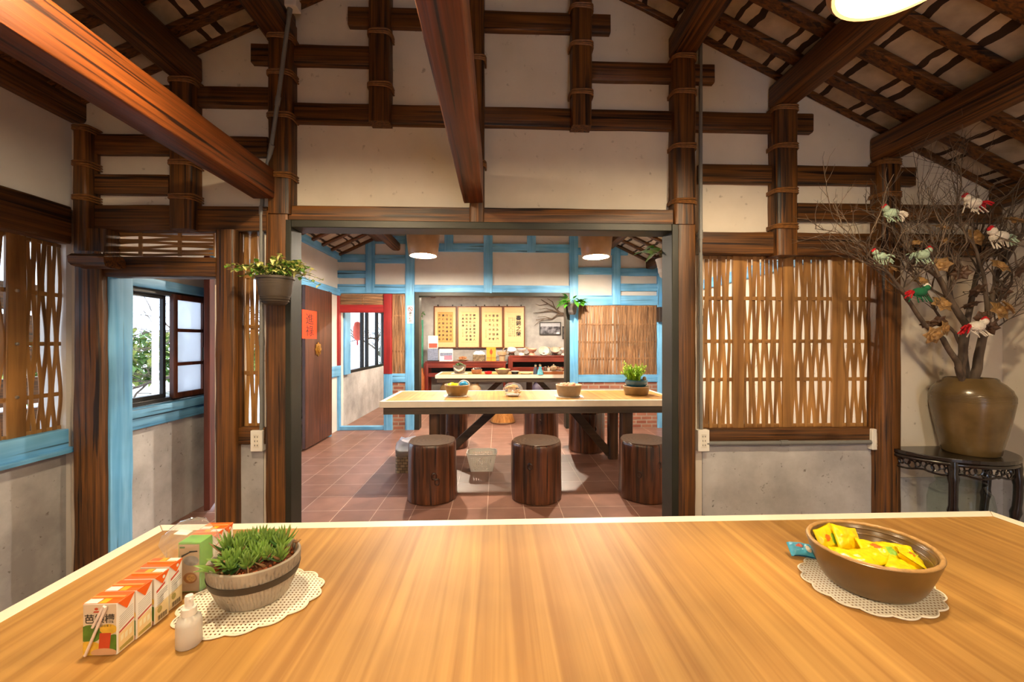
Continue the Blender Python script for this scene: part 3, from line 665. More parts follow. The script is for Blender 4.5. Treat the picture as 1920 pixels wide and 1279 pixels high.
# ------------------------------------------------------------------ tables
TLEG = wood('table_leg_wood', (52, 34, 22), (98, 66, 42), 'z', rough=0.5, crack=0.3)
TAPR = wood('table_apron_wood', (58, 46, 36), (92, 76, 60), 'x', rough=0.5, crack=0.2)
def table(label, x0, x1, y0, y1, z, posts, braces, name='long_table'):
    t = thing(name, label, 'table', ((x0 + x1) / 2, (y0 + y1) / 2, 0)); hx, hy = (x1 - x0) / 2, (y1 - y0) / 2; e, th = 0.042, 0.058
    MB().box(-hx + e, hx - e, -hy + e, hy - e, z - th, z - 0.0005).build('tabletop', LAM, t)
    g = 0.0012
    for pl in ([(-hx, -hy), (hx, -hy), (hx - e - g, -hy + e), (-hx + e + g, -hy + e)], [(hx, hy), (-hx, hy), (-hx + e + g, hy - e), (hx - e - g, hy - e)],
               [(-hx, hy - g), (-hx, -hy + g), (-hx + e, -hy + e + g), (-hx + e, hy - e - g)], [(hx, -hy + g), (hx, hy - g), (hx - e, hy - e - g), (hx - e, -hy + e + g)]):
        MB().slab(pl, z - th - 0.004, z).build('edge_strip', EDGE, t, bevel=0.002)
    a = MB(); i = 0.03; za, zb = z - th - 0.004, z - th - 0.078
    a.box(-hx + i, hx - i, -hy + i, -hy + i + 0.04, zb, za); a.box(-hx + i, hx - i, hy - i - 0.04, hy - i, zb, za)
    a.box(-hx + i, -hx + i + 0.04, -hy + i + 0.04, hy - i - 0.04, zb, za); a.box(hx - i - 0.04, hx - i, -hy + i + 0.04, hy - i - 0.04, zb, za)
    a.build('apron', TAPR, t, bevel=0.003)
    cx, cy = (x0 + x1) / 2, (y0 + y1) / 2
    for px, py, w in posts:
        MB().bar((px - cx, py - cy, 0), (px - cx, py - cy, z - th - 0.005), w, w, up=(0, 1, 0), segs=8, jit=0.12, rnd=0.3, seed=px).build('leg', TLEG, t, smooth=True)
    for a0, a1 in braces:
        MB().bar((a0[0] - cx, a0[1] - cy, a0[2]), (a1[0] - cx, a1[1] - cy, a1[2]), 0.06, 0.09, segs=6, jit=0.08, rnd=0.15, seed=a0[0]).build('brace', wood('brace_wood', (48, 34, 24), (82, 62, 46), 'x', rough=0.5), t, smooth=True)
    return t
ZT1 = 0.78
table('large oak-topped table with cream edging in the foreground carrying planter and bowl', -1.10, 1.74, -0.35, 1.343, ZT1,
      [(-0.8, 0.1, 0.12), (-0.8, 0.95, 0.12), (1.44, 0.1, 0.12), (1.44, 0.95, 0.12)], [((-0.72, 0.95, 0.1), (-0.1, 0.95, 0.66)), ((1.36, 0.95, 0.1), (0.74, 0.95, 0.66))])
table('long oak-topped table in the blue-timbered room with log stools around', -1.165, 1.88, 3.99, 4.85, ZT1,
      [(-0.65, 4.2, 0.115), (-0.65, 4.68, 0.10), (1.36, 4.64, 0.11), (1.36, 4.16, 0.12)], [((-0.60, 4.68, 0.06), (0.06, 4.68, 0.66)), ((1.32, 4.64, 0.06), (0.80, 4.64, 0.66))])
table('farthest oak-topped table set before the red-brown sideboards', -1.09, 1.85, 7.06, 7.84, ZT1,
      [(-0.6, 7.25, 0.11), (-0.6, 7.66, 0.11), (0.62, 7.66, 0.11), (1.4, 7.25, 0.11)], [((-0.55, 7.5, 0.06), (0.1, 7.5, 0.66)), ((1.35, 7.5, 0.06), (0.75, 7.5, 0.66))])

# ------------------------------------------------------------------ log stools
LOG = wood('log_side', (40, 21, 12), (108, 62, 34), 'z', rough=0.32, crack=0.5, bump=0.8, coat=0.2, grain=16, ct=0.36)
m, nt, b = new_mat('log_end'); n = nt.nodes; l = nt.links
tc = n.new('ShaderNodeTexCoord'); wv_ = n.new('ShaderNodeTexWave'); wv_.wave_type = 'RINGS'; wv_.rings_direction = 'Z'; wv_.inputs['Scale'].default_value = 9; wv_.inputs['Distortion'].default_value = 11; wv_.inputs['Detail'].default_value = 3
l.new(tc.outputs['Object'], wv_.inputs['Vector']); rp = n.new('ShaderNodeValToRGB'); rp.color_ramp.elements[0].color = srgb(66, 46, 32); rp.color_ramp.elements[1].color = srgb(90, 66, 48)
l.new(wv_.outputs['Fac'], rp.inputs['Fac']); l.new(rp.outputs['Color'], b.inputs['Base Color']); b.inputs['Roughness'].default_value = 0.35; LOGEND = m
def stool(px, Y, r, label, seed, h=0.50, flare=0.03):
    x = P(px, 640, Y).x
    t = thing('log_stool', label, 'stool', (x, Y, 0), 0, 'log stools around the middle table')
    n = 56; rings = []
    def rad(a, z):
        q = Vector((cos(a) * 1.6, sin(a) * 1.6, z * 1.2 + seed * 7)); k = 1 + 0.075 * noise.noise(q) + 0.035 * noise.noise(Vector((q.x * 3, q.y * 3, q.z * 1.2))) + 0.012 * noise.noise(Vector((q.x * 11, q.y * 11, q.z * 2)))
        return r * k * (1 + flare * (1 - z / h) ** 2)
    prof = [(0.9, 0.0), (0.985, 0.008), (1.0, 0.03)] + [(1.0, 0.03 + (h - 0.06) * i / 14) for i in range(1, 14)] + [(1.0, h - 0.025), (0.985, h - 0.008), (0.955, h)]
    for k, z in prof: rings.append([(rad(2 * pi * j / n, z) * k * cos(2 * pi * j / n), rad(2 * pi * j / n, z) * k * sin(2 * pi * j / n), z) for j in range(n)])
    lg = MB().loft(rings, True).build('log', LOG, t, smooth=True)
    top = [(rad(2 * pi * j / n, h) * 0.95 * cos(2 * pi * j / n), rad(2 * pi * j / n, h) * 0.95 * sin(2 * pi * j / n)) for j in range(n)]
    MB().slab(top, h - 0.002, h + 0.004).build('seat_face', LOGEND, t)
    for i in range(1 + int(seed) % 2):
        a = -pi / 2 + RND.uniform(-0.6, 0.6); z = RND.uniform(0.18, 0.4); rr = rad(a, z)
        kb = MB(); M = Matrix.Rotation(a, 4, 'Z') @ Matrix.Rotation(pi / 2, 4, 'Y')
        kb.lathe([(0.034, -0.016), (0.030, -0.002), (0.020, 0.003), (0.013, -0.001), (0.0, -0.002)], 14, wob=lambda a, z: 1 + 0.18 * cos(2 * a))
        kb.v = [tuple(M @ Vector(v) + Vector((rr * cos(a), rr * sin(a), z))) for v in kb.v]
        kb.build('knot', wood('knot_wood', (30, 15, 9), (70, 38, 20), 'z', rough=0.4), lg, smooth=True)
    return t
stool(811, 3.56, 0.213, 'dark log stool with bark knots beside the wrapped wicker basket', 1)
stool(1006, 3.53, 0.216, 'log stool in the middle, facing the wide opening, right of the white basket', 2)
stool(1206, 3.52, 0.212, 'log stool partly behind the steel jamb with a big knot below its rim', 3)
stool(850, 5.24, 0.19, 'log stool behind the table, left of the diagonal brace', 4)
stool(1014, 5.3, 0.225, 'log stool beyond the table, seen above the middle log stool', 5)
stool(1100, 5.03, 0.218, 'shadowed log stool beyond the table beside the right-hand brace', 6)

# ------------------------------------------------------------------ bowls and things on the middle table
CERB = plain('brown_stoneware', (126, 98, 60), 0.32, vary=0.3, scale=10, bump=0.1, spec=0.6)
CERL = plain('sand_stoneware', (176, 148, 112), 0.4, vary=0.12, scale=20)
CERW = plain('white_glaze', (214, 208, 196), 0.3, vary=0.05)
YEL = plain('yellow_foil', (246, 218, 20), 0.3, vary=0.06, scale=30, spec=0.6); GRN = plain('label_green', (140, 196, 70), 0.45); ORG = plain('orange_print', (236, 112, 24), 0.45, vary=0.08)
BLU = plain('toy_blue', (40, 150, 200), 0.4, vary=0.1); PINKN = plain('nut_tan', (216, 164, 130), 0.6, vary=0.2, scale=60)
PAPER = plain('white_paper', (238, 232, 222), 0.7, vary=0.03)
def bowl(name, label, cat, loc, r0, r1, h, mat, group=None, th=0.010, sx=1, sy=1, rot=0, n=40, wob=None, rim=None, foot=0.0):
    t = thing(name, label, cat, loc, 0, group)
    pr = [(0.0, 0.0), (r0 - 0.006, 0.0), (r0, 0.006)]
    if foot: pr = [(0, 0.0), (foot, 0.0), (foot * 0.98, h * 0.14), (r0, h * 0.2)]
    z0 = pr[-1][1]
    for i in range(1, 9):
        f = i / 8; pr.append((r0 + (r1 - r0) * (f ** 0.8 if foot == 0 else sin(f * pi / 2)), z0 + (h - z0) * f))
    pr += [(r1 - th * 0.5, h + 0.003), (r1 - th, h - 0.002)]
    for i in range(7, -1, -1):
        f = i / 8; pr.append((max(0.01, r0 + (r1 - r0) * (f ** 0.8 if foot == 0 else sin(f * pi / 2)) - th), z0 + th + (h - z0 - th) * f))
    pr.append((0.0, z0 + th))
    MB().lathe(pr, n, sx=sx, sy=sy, rot=rot, wob=wob).build('bowl_body', mat, t, smooth=True)
    if rim:
        rr = r1 - th * 0.5
        MB().ring([(rr * sx * cos(a) * cos(rot) - rr * sy * sin(a) * sin(rot), rr * sx * cos(a) * sin(rot) + rr * sy * sin(a) * cos(rot), h + 0.001) for a in [2 * pi * j / n for j in range(n)]], th * 0.62).build('rim', rim, t, smooth=True)
    return t
def packet(name, label, cat, loc, L, W, T_, M3, mats, group=None, patch=True, seed=0):
    nx, ny = 28, 18; mb = MB(); vs = []; rr = random.Random(seed)
    for side in (1, -1):
        for i in range(nx + 1):
            for j in range(ny + 1):
                u = i / nx * 2 - 1; v = j / ny * 2 - 1
                e = max(0.0, 1 - (abs(u) / 0.86) ** 4) if abs(u) < 0.86 else 0.0
                hgt = T_ / 2 * (e * max(0, 1 - v * v * 0.96)) ** 0.5 + 0.0006
                hgt *= 1 + 0.28 * noise.noise(Vector((u * 3 + seed, v * 3, side * 2))) + 0.16 * noise.noise(Vector((u * 9 + seed, v * 7, side)))
                zig = 0.012 * (1 if j % 2 else -1) if i in (0, nx) else 0
                vs.append(Vector((u * L / 2 * (1 + zig), v * W / 2 * (1 - 0.07 * e), side * hgt + 0.004 * sin(3 * u + seed) * (1 if abs(u) > .8 else 0.4))))
    N = (nx + 1) * (ny + 1); fs = []; ms = []
    for i in range(nx):
        for j in range(ny):
            a = i * (ny + 1) + j; q = (a, a + ny + 1, a + ny + 2, a + 1)
            fs.append(q); 
            mi = 0
            if patch:
                if ((i - 19.5) / 3.4) ** 2 + ((j - 7.5) / 4.2) ** 2 < 1: mi = 1
                if ((i - 10.5) / 3.8) ** 2 + ((j - 10) / 2.6) ** 2 < 1: mi = 2
            ms.append(mi); fs.append(tuple(N + k for k in q[::-1])); ms.append(0)
    mb.v = [tuple(M3 @ v) for v in vs]; mb.f = fs; mb.m = ms
    o = mb.build(name, mats, None, loc, smooth=True); return tag(o, label, cat, group)
def Rm(rx, ry, rz): return Matrix.Rotation(rz, 3, 'Z') @ Matrix.Rotation(ry, 3, 'Y') @ Matrix.Rotation(rx, 3, 'X')
def on2(px, py): return PZ(px, py, ZT1)
p = on2(856, 744); bowl('stoneware_bowl', 'tapered brown stoneware bowl holding yellow and blue toys on the middle table', 'bowl', (p.x, p.y + 0.08, ZT1 + 0.004), 0.10, 0.140, 0.115, CERB, rim=CERL, group='stoneware bowls')
np_ = on2(838, 741); tag(MB().box(-0.11, 0.13, -0.09, 0.09, 0, 0.003).build('napkin', PAPER, None, (p.x - 0.03, p.y + 0.06, ZT1 + 0.0005), rotz=0.15), 'white paper napkin under the bowl of toys', 'napkin')
packet('snack_packet', 'bright yellow packet in the bowl on the middle table', 'snack packet', (p.x - 0.035, p.y + 0.08, ZT1 + 0.113), 0.14, 0.08, 0.05, Rm(0.2, 0.1, 0.3), [YEL, YEL, YEL], seed=3)
ty = MB().ball((0, 0, 0), 0.05, 16, 10, 1, 0.8, 0.75); tag(ty.build('toy_ball', BLU, None, (p.x + 0.075, p.y + 0.05, ZT1 + 0.125), smooth=True), 'small blue and white toy peeking out of the bowl beside the yellow packet', 'toy')
MB().ring([(0.054 * cos(t * pi / 9), 0, 0.04 * sin(t * pi / 9)) for t in range(18)], 0.010).build('white_band', CERW, bpy.data.objects['toy_ball'], smooth=True)
p = on2(962, 744)
t = thing('peanut_bag', 'knotted clear bag of dark-spotted peanut candy on a small saucer', 'bag', (p.x, p.y + 0.05, ZT1 + 0.022))
nb = MB()
for i in range(46):
    a, e = RND.uniform(0, 2 * pi), RND.uniform(-0.3, 1.4); r = RND.uniform(0.05, 0.085)
    nb.mi = 0 if RND.random() < 0.86 else 1
    nb.ball((r * cos(a) * cos(e), r * sin(a) * cos(e) * 0.8, 0.035 + r * sin(e) * 0.75), 0.015, 8, 5, 1.2, 1, 0.8)
nb.build('peanut_candy', [plain('candy_tan', (214, 176, 120), 0.5, vary=0.2), plain('candy_dark', (70, 46, 28), 0.5)], t, smooth=True); bpy.data.objects['peanut_candy']['kind'] = 'stuff'
FILM = pane('plastic_film', (0.95, 0.95, 0.95), 0.12, 0.12)
def wobbly(mb, c, rx, ry, rz, seed, amp=0.12, n=24, m=14):
    rings = []
    for i in range(m + 1):
        th = pi * i / m; ring = []
        for j in range(n):
            a = 2 * pi * j / n; d = Vector((sin(th) * cos(a), sin(th) * sin(a), -cos(th))); k = 1 + amp * noise.noise(d * 3.2 + Vector((seed, 0, 0))) + amp * 0.5 * noise.noise(d * 8 + Vector((0, seed, 0)))
            ring.append((c[0] + d.x * rx * k, c[1] + d.y * ry * k, c[2] + d.z * rz * k))
        rings.append(ring)
    return mb.loft(rings, True)
wobbly(MB(), (0, 0, 0.055), 0.105, 0.085, 0.07, 2).build('film', FILM, t, smooth=True)
bowl('saucer', 'small grey saucer under the bag of peanut candy', 'saucer', (p.x, p.y + 0.05, ZT1 + 0.001), 0.055, 0.082, 0.018, CERW, th=0.006)
p = on2(1069, 745); bowl('stoneware_bowl', 'plain grey-brown stoneware bowl of pale nuts on the middle table', 'bowl', (p.x, p.y + 0.08, ZT1 + 0.004), 0.115, 0.140, 0.118, plain('grey_stoneware', (138, 116, 88), 0.45, vary=0.2, scale=12), rim=CERL, group='stoneware bowls')
nb = MB()
for i in range(70):
    a, r = RND.uniform(0, 2 * pi), 0.118 * sqrt(RND.random()); nb.ball((r * cos(a), r * sin(a), 0.02 * (1 - r / 0.12) + RND.uniform(-0.008, 0.016)), 0.018, 8, 5, 1.3, 1, 0.8, Matrix.Rotation(RND.uniform(0, 3), 3, 'Z'))
o = nb.build('nuts', PINKN, None, (p.x, p.y + 0.08, ZT1 + 0.108), smooth=True); tag(o, 'pale pinkish nuts heaped in the grey-brown bowl', 'nuts'); o['kind'] = 'stuff'
tag(MB().box(-0.15, 0.15, -0.1, 0.1, 0, 0.003).build('napkin', PAPER, None, (p.x, p.y + 0.07, ZT1 + 0.0005), rotz=-0.1), 'paper napkin under the bowl of pale nuts', 'napkin')
p = on2(1199, 742); BP = (p.x, p.y + 0.10)
bowl('stoneware_bowl', 'shallow brown stoneware bowl carrying the blue bonsai pot', 'bowl', (BP[0], BP[1], ZT1 + 0.001), 0.125, 0.145, 0.09, CERB, rim=CERL, group='stoneware bowls')
t = thing('bonsai_planter', 'feathery light-green plant in a blue glazed oval pot standing on a brown bowl', 'potted plant', (BP[0], BP[1], ZT1 + 0.092))
MB().lathe([(0, 0), (0.095, 0), (0.12, 0.03), (0.122, 0.07), (0.112, 0.075), (0.108, 0.055), (0, 0.055)], 32).build('pot', plain('blue_glaze', (36, 84, 104), 0.2, vary=0.25, scale=14, spec=0.7), t, smooth=True)
MB().lathe([(0, 0.056), (0.108, 0.056), (0.06, 0.066), (0, 0.07)], 20).build('soil', SOIL, t, smooth=True)
FERN = plain('fern_green', (158, 200, 40), 0.55, vary=0.25, scale=30)
fm = MB(); st = MB()
for i in range(60):
    a = RND.uniform(0, 2 * pi); r = RND.uniform(0, 0.07); L = RND.uniform(0.10, 0.26) * (1.25 if i % 9 == 0 else 1); tl = RND.uniform(0.05, 0.75)
    d = Vector((cos(a) * tl, sin(a) * tl, 1)).normalized(); bs = Vector((-0.03 + r * cos(a), r * sin(a), 0.06)); pts = [bs + d * (L * k / 6) - Vector((0, 0, 0.05 * L / 0.2 * (k / 6) ** 2)) for k in range(7)]
    st.tube(pts, [0.0018] * 7, 4)
    for k in range(1, 7):
        for s_ in range(11):
            q = pts[k] + (pts[k - 1] - pts[k]) * RND.random(); dd = Vector((RND.gauss(0, 1), RND.gauss(0, 1), RND.gauss(0.5, 0.6)))
            fm.leaf(q, dd, RND.uniform(0.018, 0.038), 0.010, 0.2, 2)
st.build('stems', plain('fern_stem', (120, 130, 40), 0.6), t); fm.build('foliage', FERN, t)
tag(MB().ball((0, 0, 0), 0.022, 12, 8).build('pebble', CERL, None, (BP[0] + 0.085, BP[1] - 0.02, ZT1 + 0.092 + 0.09), smooth=True), 'round pale pebble on the rim of the blue bonsai pot', 'pebble')

# ------------------------------------------------------------------ baskets on the floor
def basket_white():
    fl = PZ(903, 886, 0); t = thing('plastic_basket', 'white perforated plastic basket on the tiles under the middle table', 'basket', (fl.x, fl.y + 0.11, 0.001))
    W0, W1, D0, D1, Hh = 0.115, 0.155, 0.09, 0.12, 0.185
    mb = MB(); th = 0.004
    def pt(s, f, z):   # side s, along f -1..1
        w = W0 + (W1 - W0) * z / Hh; d = D0 + (D1 - D0) * z / Hh
        return [Vector((f * w, -d, z)), Vector((w, f * d, z)), Vector((-f * w, d, z)), Vector((-w, -f * d, z))][s]
    zs = [0.0, 0.02, 0.03, 0.04, 0.05, 0.06, 0.07, 0.08, 0.09, 0.10, 0.135, 0.145, 0.155, 0.165, Hh]
    for s_ in range(4):
        for k in range(len(zs) - 1):
            N = 26
            for i in range(N):
                f0, f1 = -1 + 2 * i / N, -1 + 2 * (i + 1) / N
                hole = (k % 2 == 1 and i % 2 == 1 and 2 < i < N - 3 and zs[k] < 0.165)
                if hole: continue
                mb.quad(pt(s_, f0, zs[k]), pt(s_, f1, zs[k]), pt(s_, f1, zs[k + 1]), pt(s_, f0, zs[k + 1]))
    mb.box(-W0, W0, -D0, D0, 0, 0.004)
    o = mb.build('basket_body', WHITEP, t); sm = o.modifiers.new('thickness', 'SOLIDIFY'); sm.thickness = 0.003
    r = []
    for a in range(32):
        q = 2 * pi * a / 32; cx, sx = cos(q), sin(q); r.append((W1 * 1.02 * math.copysign(abs(cx) ** 0.4, cx), D1 * 1.02 * math.copysign(abs(sx) ** 0.4, sx), Hh))
    MB().ring(r, 0.007, 6).build('rim', WHITEP, t, smooth=True)
basket_white()
WICK = bricky('wicker_weave', (150, 128, 96), (104, 82, 56), (58, 44, 30), 0.05, 0.03, 0.003, plane='xz', rough=0.6, bump=0.8)
fl = PZ(752, 889, 0)
t = thing('wicker_basket', 'square woven basket lined with a plastic bag beside the nearest log stool', 'basket', (fl.x + 0.06, fl.y + 0.15, 0))
mb = MB(); mb.bar((0, 0, 0), (0, 0, 0.24), 0.26, 0.26, up=(0, 1, 0), segs=8, jit=0.03, rnd=0.25); mb.build('basket_body', WICK, t, smooth=True)
lm = MB(); BAGM = pane('bag_plastic', (0.95, 0.95, 1.0), 0.15, 0.8)
rings = []
for zz, k in ((0.17, 1.08), (0.22, 1.12), (0.26, 1.10), (0.30, 0.95), (0.33, 0.8), (0.31, 0.66)):
    ring = []
    for j in range(40):
        a = 2 * pi * j / 40; q = 1 + 0.10 * noise.noise(Vector((3 * cos(a), 3 * sin(a), zz * 14)))
        c_, s_ = cos(a), sin(a); e = 0.6
        ring.append((0.13 * k * q * math.copysign(abs(c_) ** e, c_), 0.13 * k * q * math.copysign(abs(s_) ** e, s_), zz + 0.03 * noise.noise(Vector((2.5 * cos(a), 2.5 * sin(a), 4 + zz * 5)))))
    rings.append(ring)
lm.loft(rings, False).build('bag_liner', BAGM, t, smooth=True)
wb_ = thing('wicker_basket', 'round straw wicker basket on the floor of the third room', 'basket', (PZ(942, 784, 0).x, 6.78, 0))
WICK2 = wood('straw', (150, 92, 40), (206, 146, 76), 'z', rough=0.6, crack=0.2, bump=0.6)
MB().lathe([(0, 0), (0.20, 0), (0.205, 0.02), (0.17, 0.14), (0.19, 0.28), (0.18, 0.30), (0, 0.30)], 32, wob=lambda a, z: 1 + 0.01 * sin(24 * a)).build('basket_body', WICK2, wb_, smooth=True)
MB().ring([(0.206 * cos(2 * pi * j / 32), 0.206 * sin(2 * pi * j / 32), 0.015) for j in range(32)], 0.012).build('base_hoop', RATTAN, wb_, smooth=True)

# ------------------------------------------------------------------ third room: scrolls, pictures, sideboards
SCR = plain('scroll_silk', (222, 180, 130), 0.5, vary=0.04); SCRP = plain('scroll_paper', (222, 186, 128), 0.6, vary=0.05); SCRD = plain('scroll_paper_aged', (200, 146, 76), 0.6, vary=0.06)
FRM = wood('scroll_frame', (84, 44, 20), (124, 70, 34), 'z', rough=0.4, crack=0.05)
YS = YC - 0.03
scrolls = [(813.5, 856.5, 'framed calligraphy scroll on darker aged paper with a ruled border, end nearest the green door', SCRD, ['山水有清音何必', '行到水窮處坐看', '壽域開千門萬戶', '鸞鳳和鳴家慶有'], 0.058, None),
           (857.5, 900.5, 'framed calligraphy scroll of four columns, the last one short, second from the green door', SCRP, ['錦繡山雲開遠木人', '花會縣江樹風春橫', '帶松明天長野流典', '人真有禪'], 0.060, '歲次春月書'),
           (901, 943.5, 'framed calligraphy scroll with boldest characters above the orange box', SCRP, ['春易生為喜風', '雲轉土思細樹', '竹世界中字和', '主公'], 0.066, '乙酉年秋月書'),
           (943.5, 984.5, 'framed scroll with one large bold heading column and fine small writing', SCR, None, 0, None)]
for sx0, sx1, lab, pm, cols, fs, side in scrolls:
    a = P(sx0, 574, YS); c = P(sx1, 653, YS); W, Hh = c.x - a.x, a.z - c.z
    t = thing('calligraphy_scroll', lab, 'calligraphy scroll', ((a.x + c.x) / 2, YS, c.z), 0, 'framed calligraphy scrolls')
    f = MB(); e = 0.028; f.box(-W / 2, W / 2, -0.025, 0.025, 0, e); f.box(-W / 2, W / 2, -0.025, 0.025, Hh - e, Hh); f.box(-W / 2, -W / 2 + e, -0.025, 0.025, e, Hh - e); f.box(W / 2 - e, W / 2, -0.025, 0.025, e, Hh - e)
    f.build('frame', FRM, t, bevel=0.003)
    MB().box(-W / 2 + e, W / 2 - e, -0.006, 0.02, e, Hh - e).build('mount', SCR, t)
    MB().box(-W * 0.34, W * 0.34, -0.009, -0.006, Hh * 0.14, Hh * 0.86).build('paper', pm, t)
    lines = MB(); lines.box(-W * 0.34, W * 0.34, -0.0105, -0.009, Hh * 0.14, Hh * 0.144); lines.box(-W * 0.34, W * 0.34, -0.0105, -0.009, Hh * 0.856, Hh * 0.86); lines.build('ruled_line', plain('line_brown', (140, 100, 60), 0.7), t)
    for hx in (-W * 0.32, W * 0.32): MB().box(hx - 0.015, hx + 0.015, -0.012, 0.02, Hh, Hh + 0.035).build('hanger', BLACKM, t)
    if cols:
        n_ = max(len(q) for q in cols); step = Hh * 0.66 / n_
        for i, q in enumerate(cols):
            x = W * 0.24 - i * W * 0.165
            text('\n'.join(q), fs, INK, 'calligraphy', t, T(x, -0.0112, Hh * 0.82 - step * len(q) / 2) @ FRONT, bold=0.0012, space=step / fs / 1.0)
        if side: text('\n'.join(side), 0.03, INK, 'calligraphy', t, T(-W * 0.26, -0.0112, Hh * 0.36) @ FRONT, space=1.3)
    else:
        text('晝\n錦\n之\n榮', 0.13, INK, 'calligraphy', t, T(W * 0.2, -0.0112, Hh * 0.52) @ FRONT, bold=0.003, space=1.02)
        for i, q in enumerate(('仕宦而至將相富貴而歸', '故鄉此人情之所榮而今', '昔之所同也蓋士方窮時', '困阨閭里庸人孺子皆得')):
            text('\n'.join(q), 0.036, INK, 'calligraphy', t, T(W * 0.02 - i * W * 0.085, -0.0112, Hh * 0.5) @ FRONT, space=1.35)
# dark photographs
m, nt, b = new_mat('old_photograph'); n = nt.nodes; l = nt.links
tc = n.new('ShaderNodeTexCoord'); nz = n.new('ShaderNodeTexNoise'); nz.inputs['Scale'].default_value = 9; nz.inputs['Detail'].default_value = 6; l.new(tc.outputs['Object'], nz.inputs['Vector'])
rp = n.new('ShaderNodeValToRGB'); rp.color_ramp.elements[0].position = 0.4; rp.color_ramp.elements[1].position = 0.7; rp.color_ramp.elements[0].color = srgb(38, 38, 46); rp.color_ramp.elements[1].color = srgb(150, 150, 160); l.new(nz.outputs['Fac'], rp.inputs['Fac']); l.new(rp.outputs['Color'], b.inputs['Base Color']); b.inputs['Roughness'].default_value = 0.3; PHOTO = m
for x0, x1, y0, y1, lab in ((1011.5, 1052, 604, 628, 'dark-framed wide black and white photograph right of the scrolls'), (1054.5, 1064, 612, 636, 'small dark-framed photograph half hidden by the steel jamb')):
    a = P(x0, y0, YS); c = P(x1, y1, YS); W, Hh = c.x - a.x, a.z - c.z
    t = thing('framed_photo', lab, 'picture', ((a.x + c.x) / 2, YC - 0.02, c.z)); e = 0.024
    f = MB(); f.box(-W / 2, W / 2, -0.02, 0.015, 0, e); f.box(-W / 2, W / 2, -0.02, 0.015, Hh - e, Hh); f.box(-W / 2, -W / 2 + e, -0.02, 0.015, e, Hh - e); f.box(W / 2 - e, W / 2, -0.02, 0.015, e, Hh - e)
    f.build('frame', BLACKM, t); MB().box(-W / 2 + e, W / 2 - e, -0.005, 0.012, e, Hh - e).build('photo', PHOTO, t)
    if W > 0.3: MB().box(-W / 2 + e, W / 2 - e, -0.007, -0.005, Hh * 0.66, Hh - e).build('sky_strip', plain('photo_grey', (150, 152, 160), 0.35, vary=0.1), t); MB().box(W * 0.28, W * 0.42, -0.007, -0.005, e, e + 0.035).build('caption_tab', PAPER, t)
def sideboard(label, x0, x1, y0, y1, h):
    t = thing('sideboard', label, 'sideboard', ((x0 + x1) / 2, (y0 + y1) / 2, 0)); hx, hy = (x1 - x0) / 2, (y1 - y0) / 2
    MB().box(-hx - 0.03, hx + 0.03, -hy - 0.03, hy, h - 0.035, h).build('top', ROSE('x'), t, bevel=0.008)
    for sx in (-1, 1):
        for sy in (-1, 1): MB().box(sx * hx - 0.05, sx * hx + 0.05 if sx < 0 else sx * hx, sy * hy - 0.03, sy * hy + 0.03 if sy < 0 else sy * hy, 0, h - 0.035).build('leg', ROSE('z'), t, bevel=0.005)
    MB().box(-hx, hx, -hy - 0.02, -hy + 0.03, h - 0.15, h - 0.035).build('apron', ROSE('x'), t, bevel=0.006)
    MB().box(-hx, hx, -hy - 0.01, -hy + 0.03, h - 0.36, h - 0.27).build('rail', ROSE('x'), t, bevel=0.006)
    MB().box(-hx, hx, -hy + 0.05, hy, h - 0.37, h - 0.34).build('shelf', ROSE('x'), t)
    MB().box(-hx, hx, hy - 0.02, hy, h - 0.36, h - 0.035).build('recess_backing', plain('recess_shade', (30, 20, 16), 0.6), t)  # near-black colour puts in the shade of the open recess
    return t
SB1 = P(797, 678, 9.32); SB2 = P(954, 667, 9.28); h1, h2 = SB1.z, SB2.z
xm1 = P(952, 640, 9.3).x
sideboard('low long dark red sideboard under the framed scrolls', SB1.x + 0.02, xm1 - 0.05, 9.35, 9.8, h1)
sideboard('taller red-brown sideboard with a row of tilted bowls on top', SB2.x + 0.04, 2.0, 9.31, 9.78, h2)
def on(px, Y, z): v = P(px, 640, Y); return (v.x, Y, z)
def wpx(n, Y=9.5): return n * Y / FPX
LEAFB = plain('poster_rust', (176, 84, 64), 0.6, vary=0.15); GREYB = plain('poster_blue_grey', (120, 128, 150), 0.6, vary=0.35, scale=25)
q = on(812, 9.45, h1); bd = thing('leaflet_stand', 'upright white leaflet board with rust red band, left end of the low sideboard', 'leaflet stand', (q[0], q[1], q[2] + 0.001)); w_ = wpx(18) / 2
MB().box(-w_, w_, 0, 0.012, 0.30, 0.60).build('upper_card', PAPER, bd); MB().box(-w_ * 0.86, w_ * 0.86, -0.003, 0.0, 0.315, 0.42).build('rust_band', LEAFB, bd)
MB().box(-w_ * 1.1, w_, -0.002, 0.014, 0.02, 0.295).build('lower_card', GREYB, bd); MB().box(-w_ * 1.2, w_ * 1.2, -0.03, 0.09, 0, 0.02).build('base', BLACKM, bd)
q = on(836.5, 9.45, h1); bd = thing('leaflet_stand', 'low white leaflet board with pink print beside the taller one', 'leaflet stand', (q[0], q[1], q[2] + 0.001)); w_ = wpx(25) / 2
MB().box(-w_, w_, 0, 0.012, 0, 0.29).build('card', PAPER, bd); MB().box(-w_ * 0.9, w_ * 0.9, -0.003, 0.0, 0.12, 0.20).build('grey_print', GREYB, bd); MB().box(-w_ * 0.3, w_ * 0.9, -0.005, -0.003, 0.03, 0.13).build('pink_print', plain('pink_print', (226, 120, 140), 0.6, vary=0.3, scale=40), bd)
q = on(867.5, 9.45, h1 + 0.001); bowl('plate', 'tan oval plate of brown nuts on the low sideboard', 'plate', q, 0.09, 0.155, 0.035, CERL, th=0.008)
pm_ = MB()
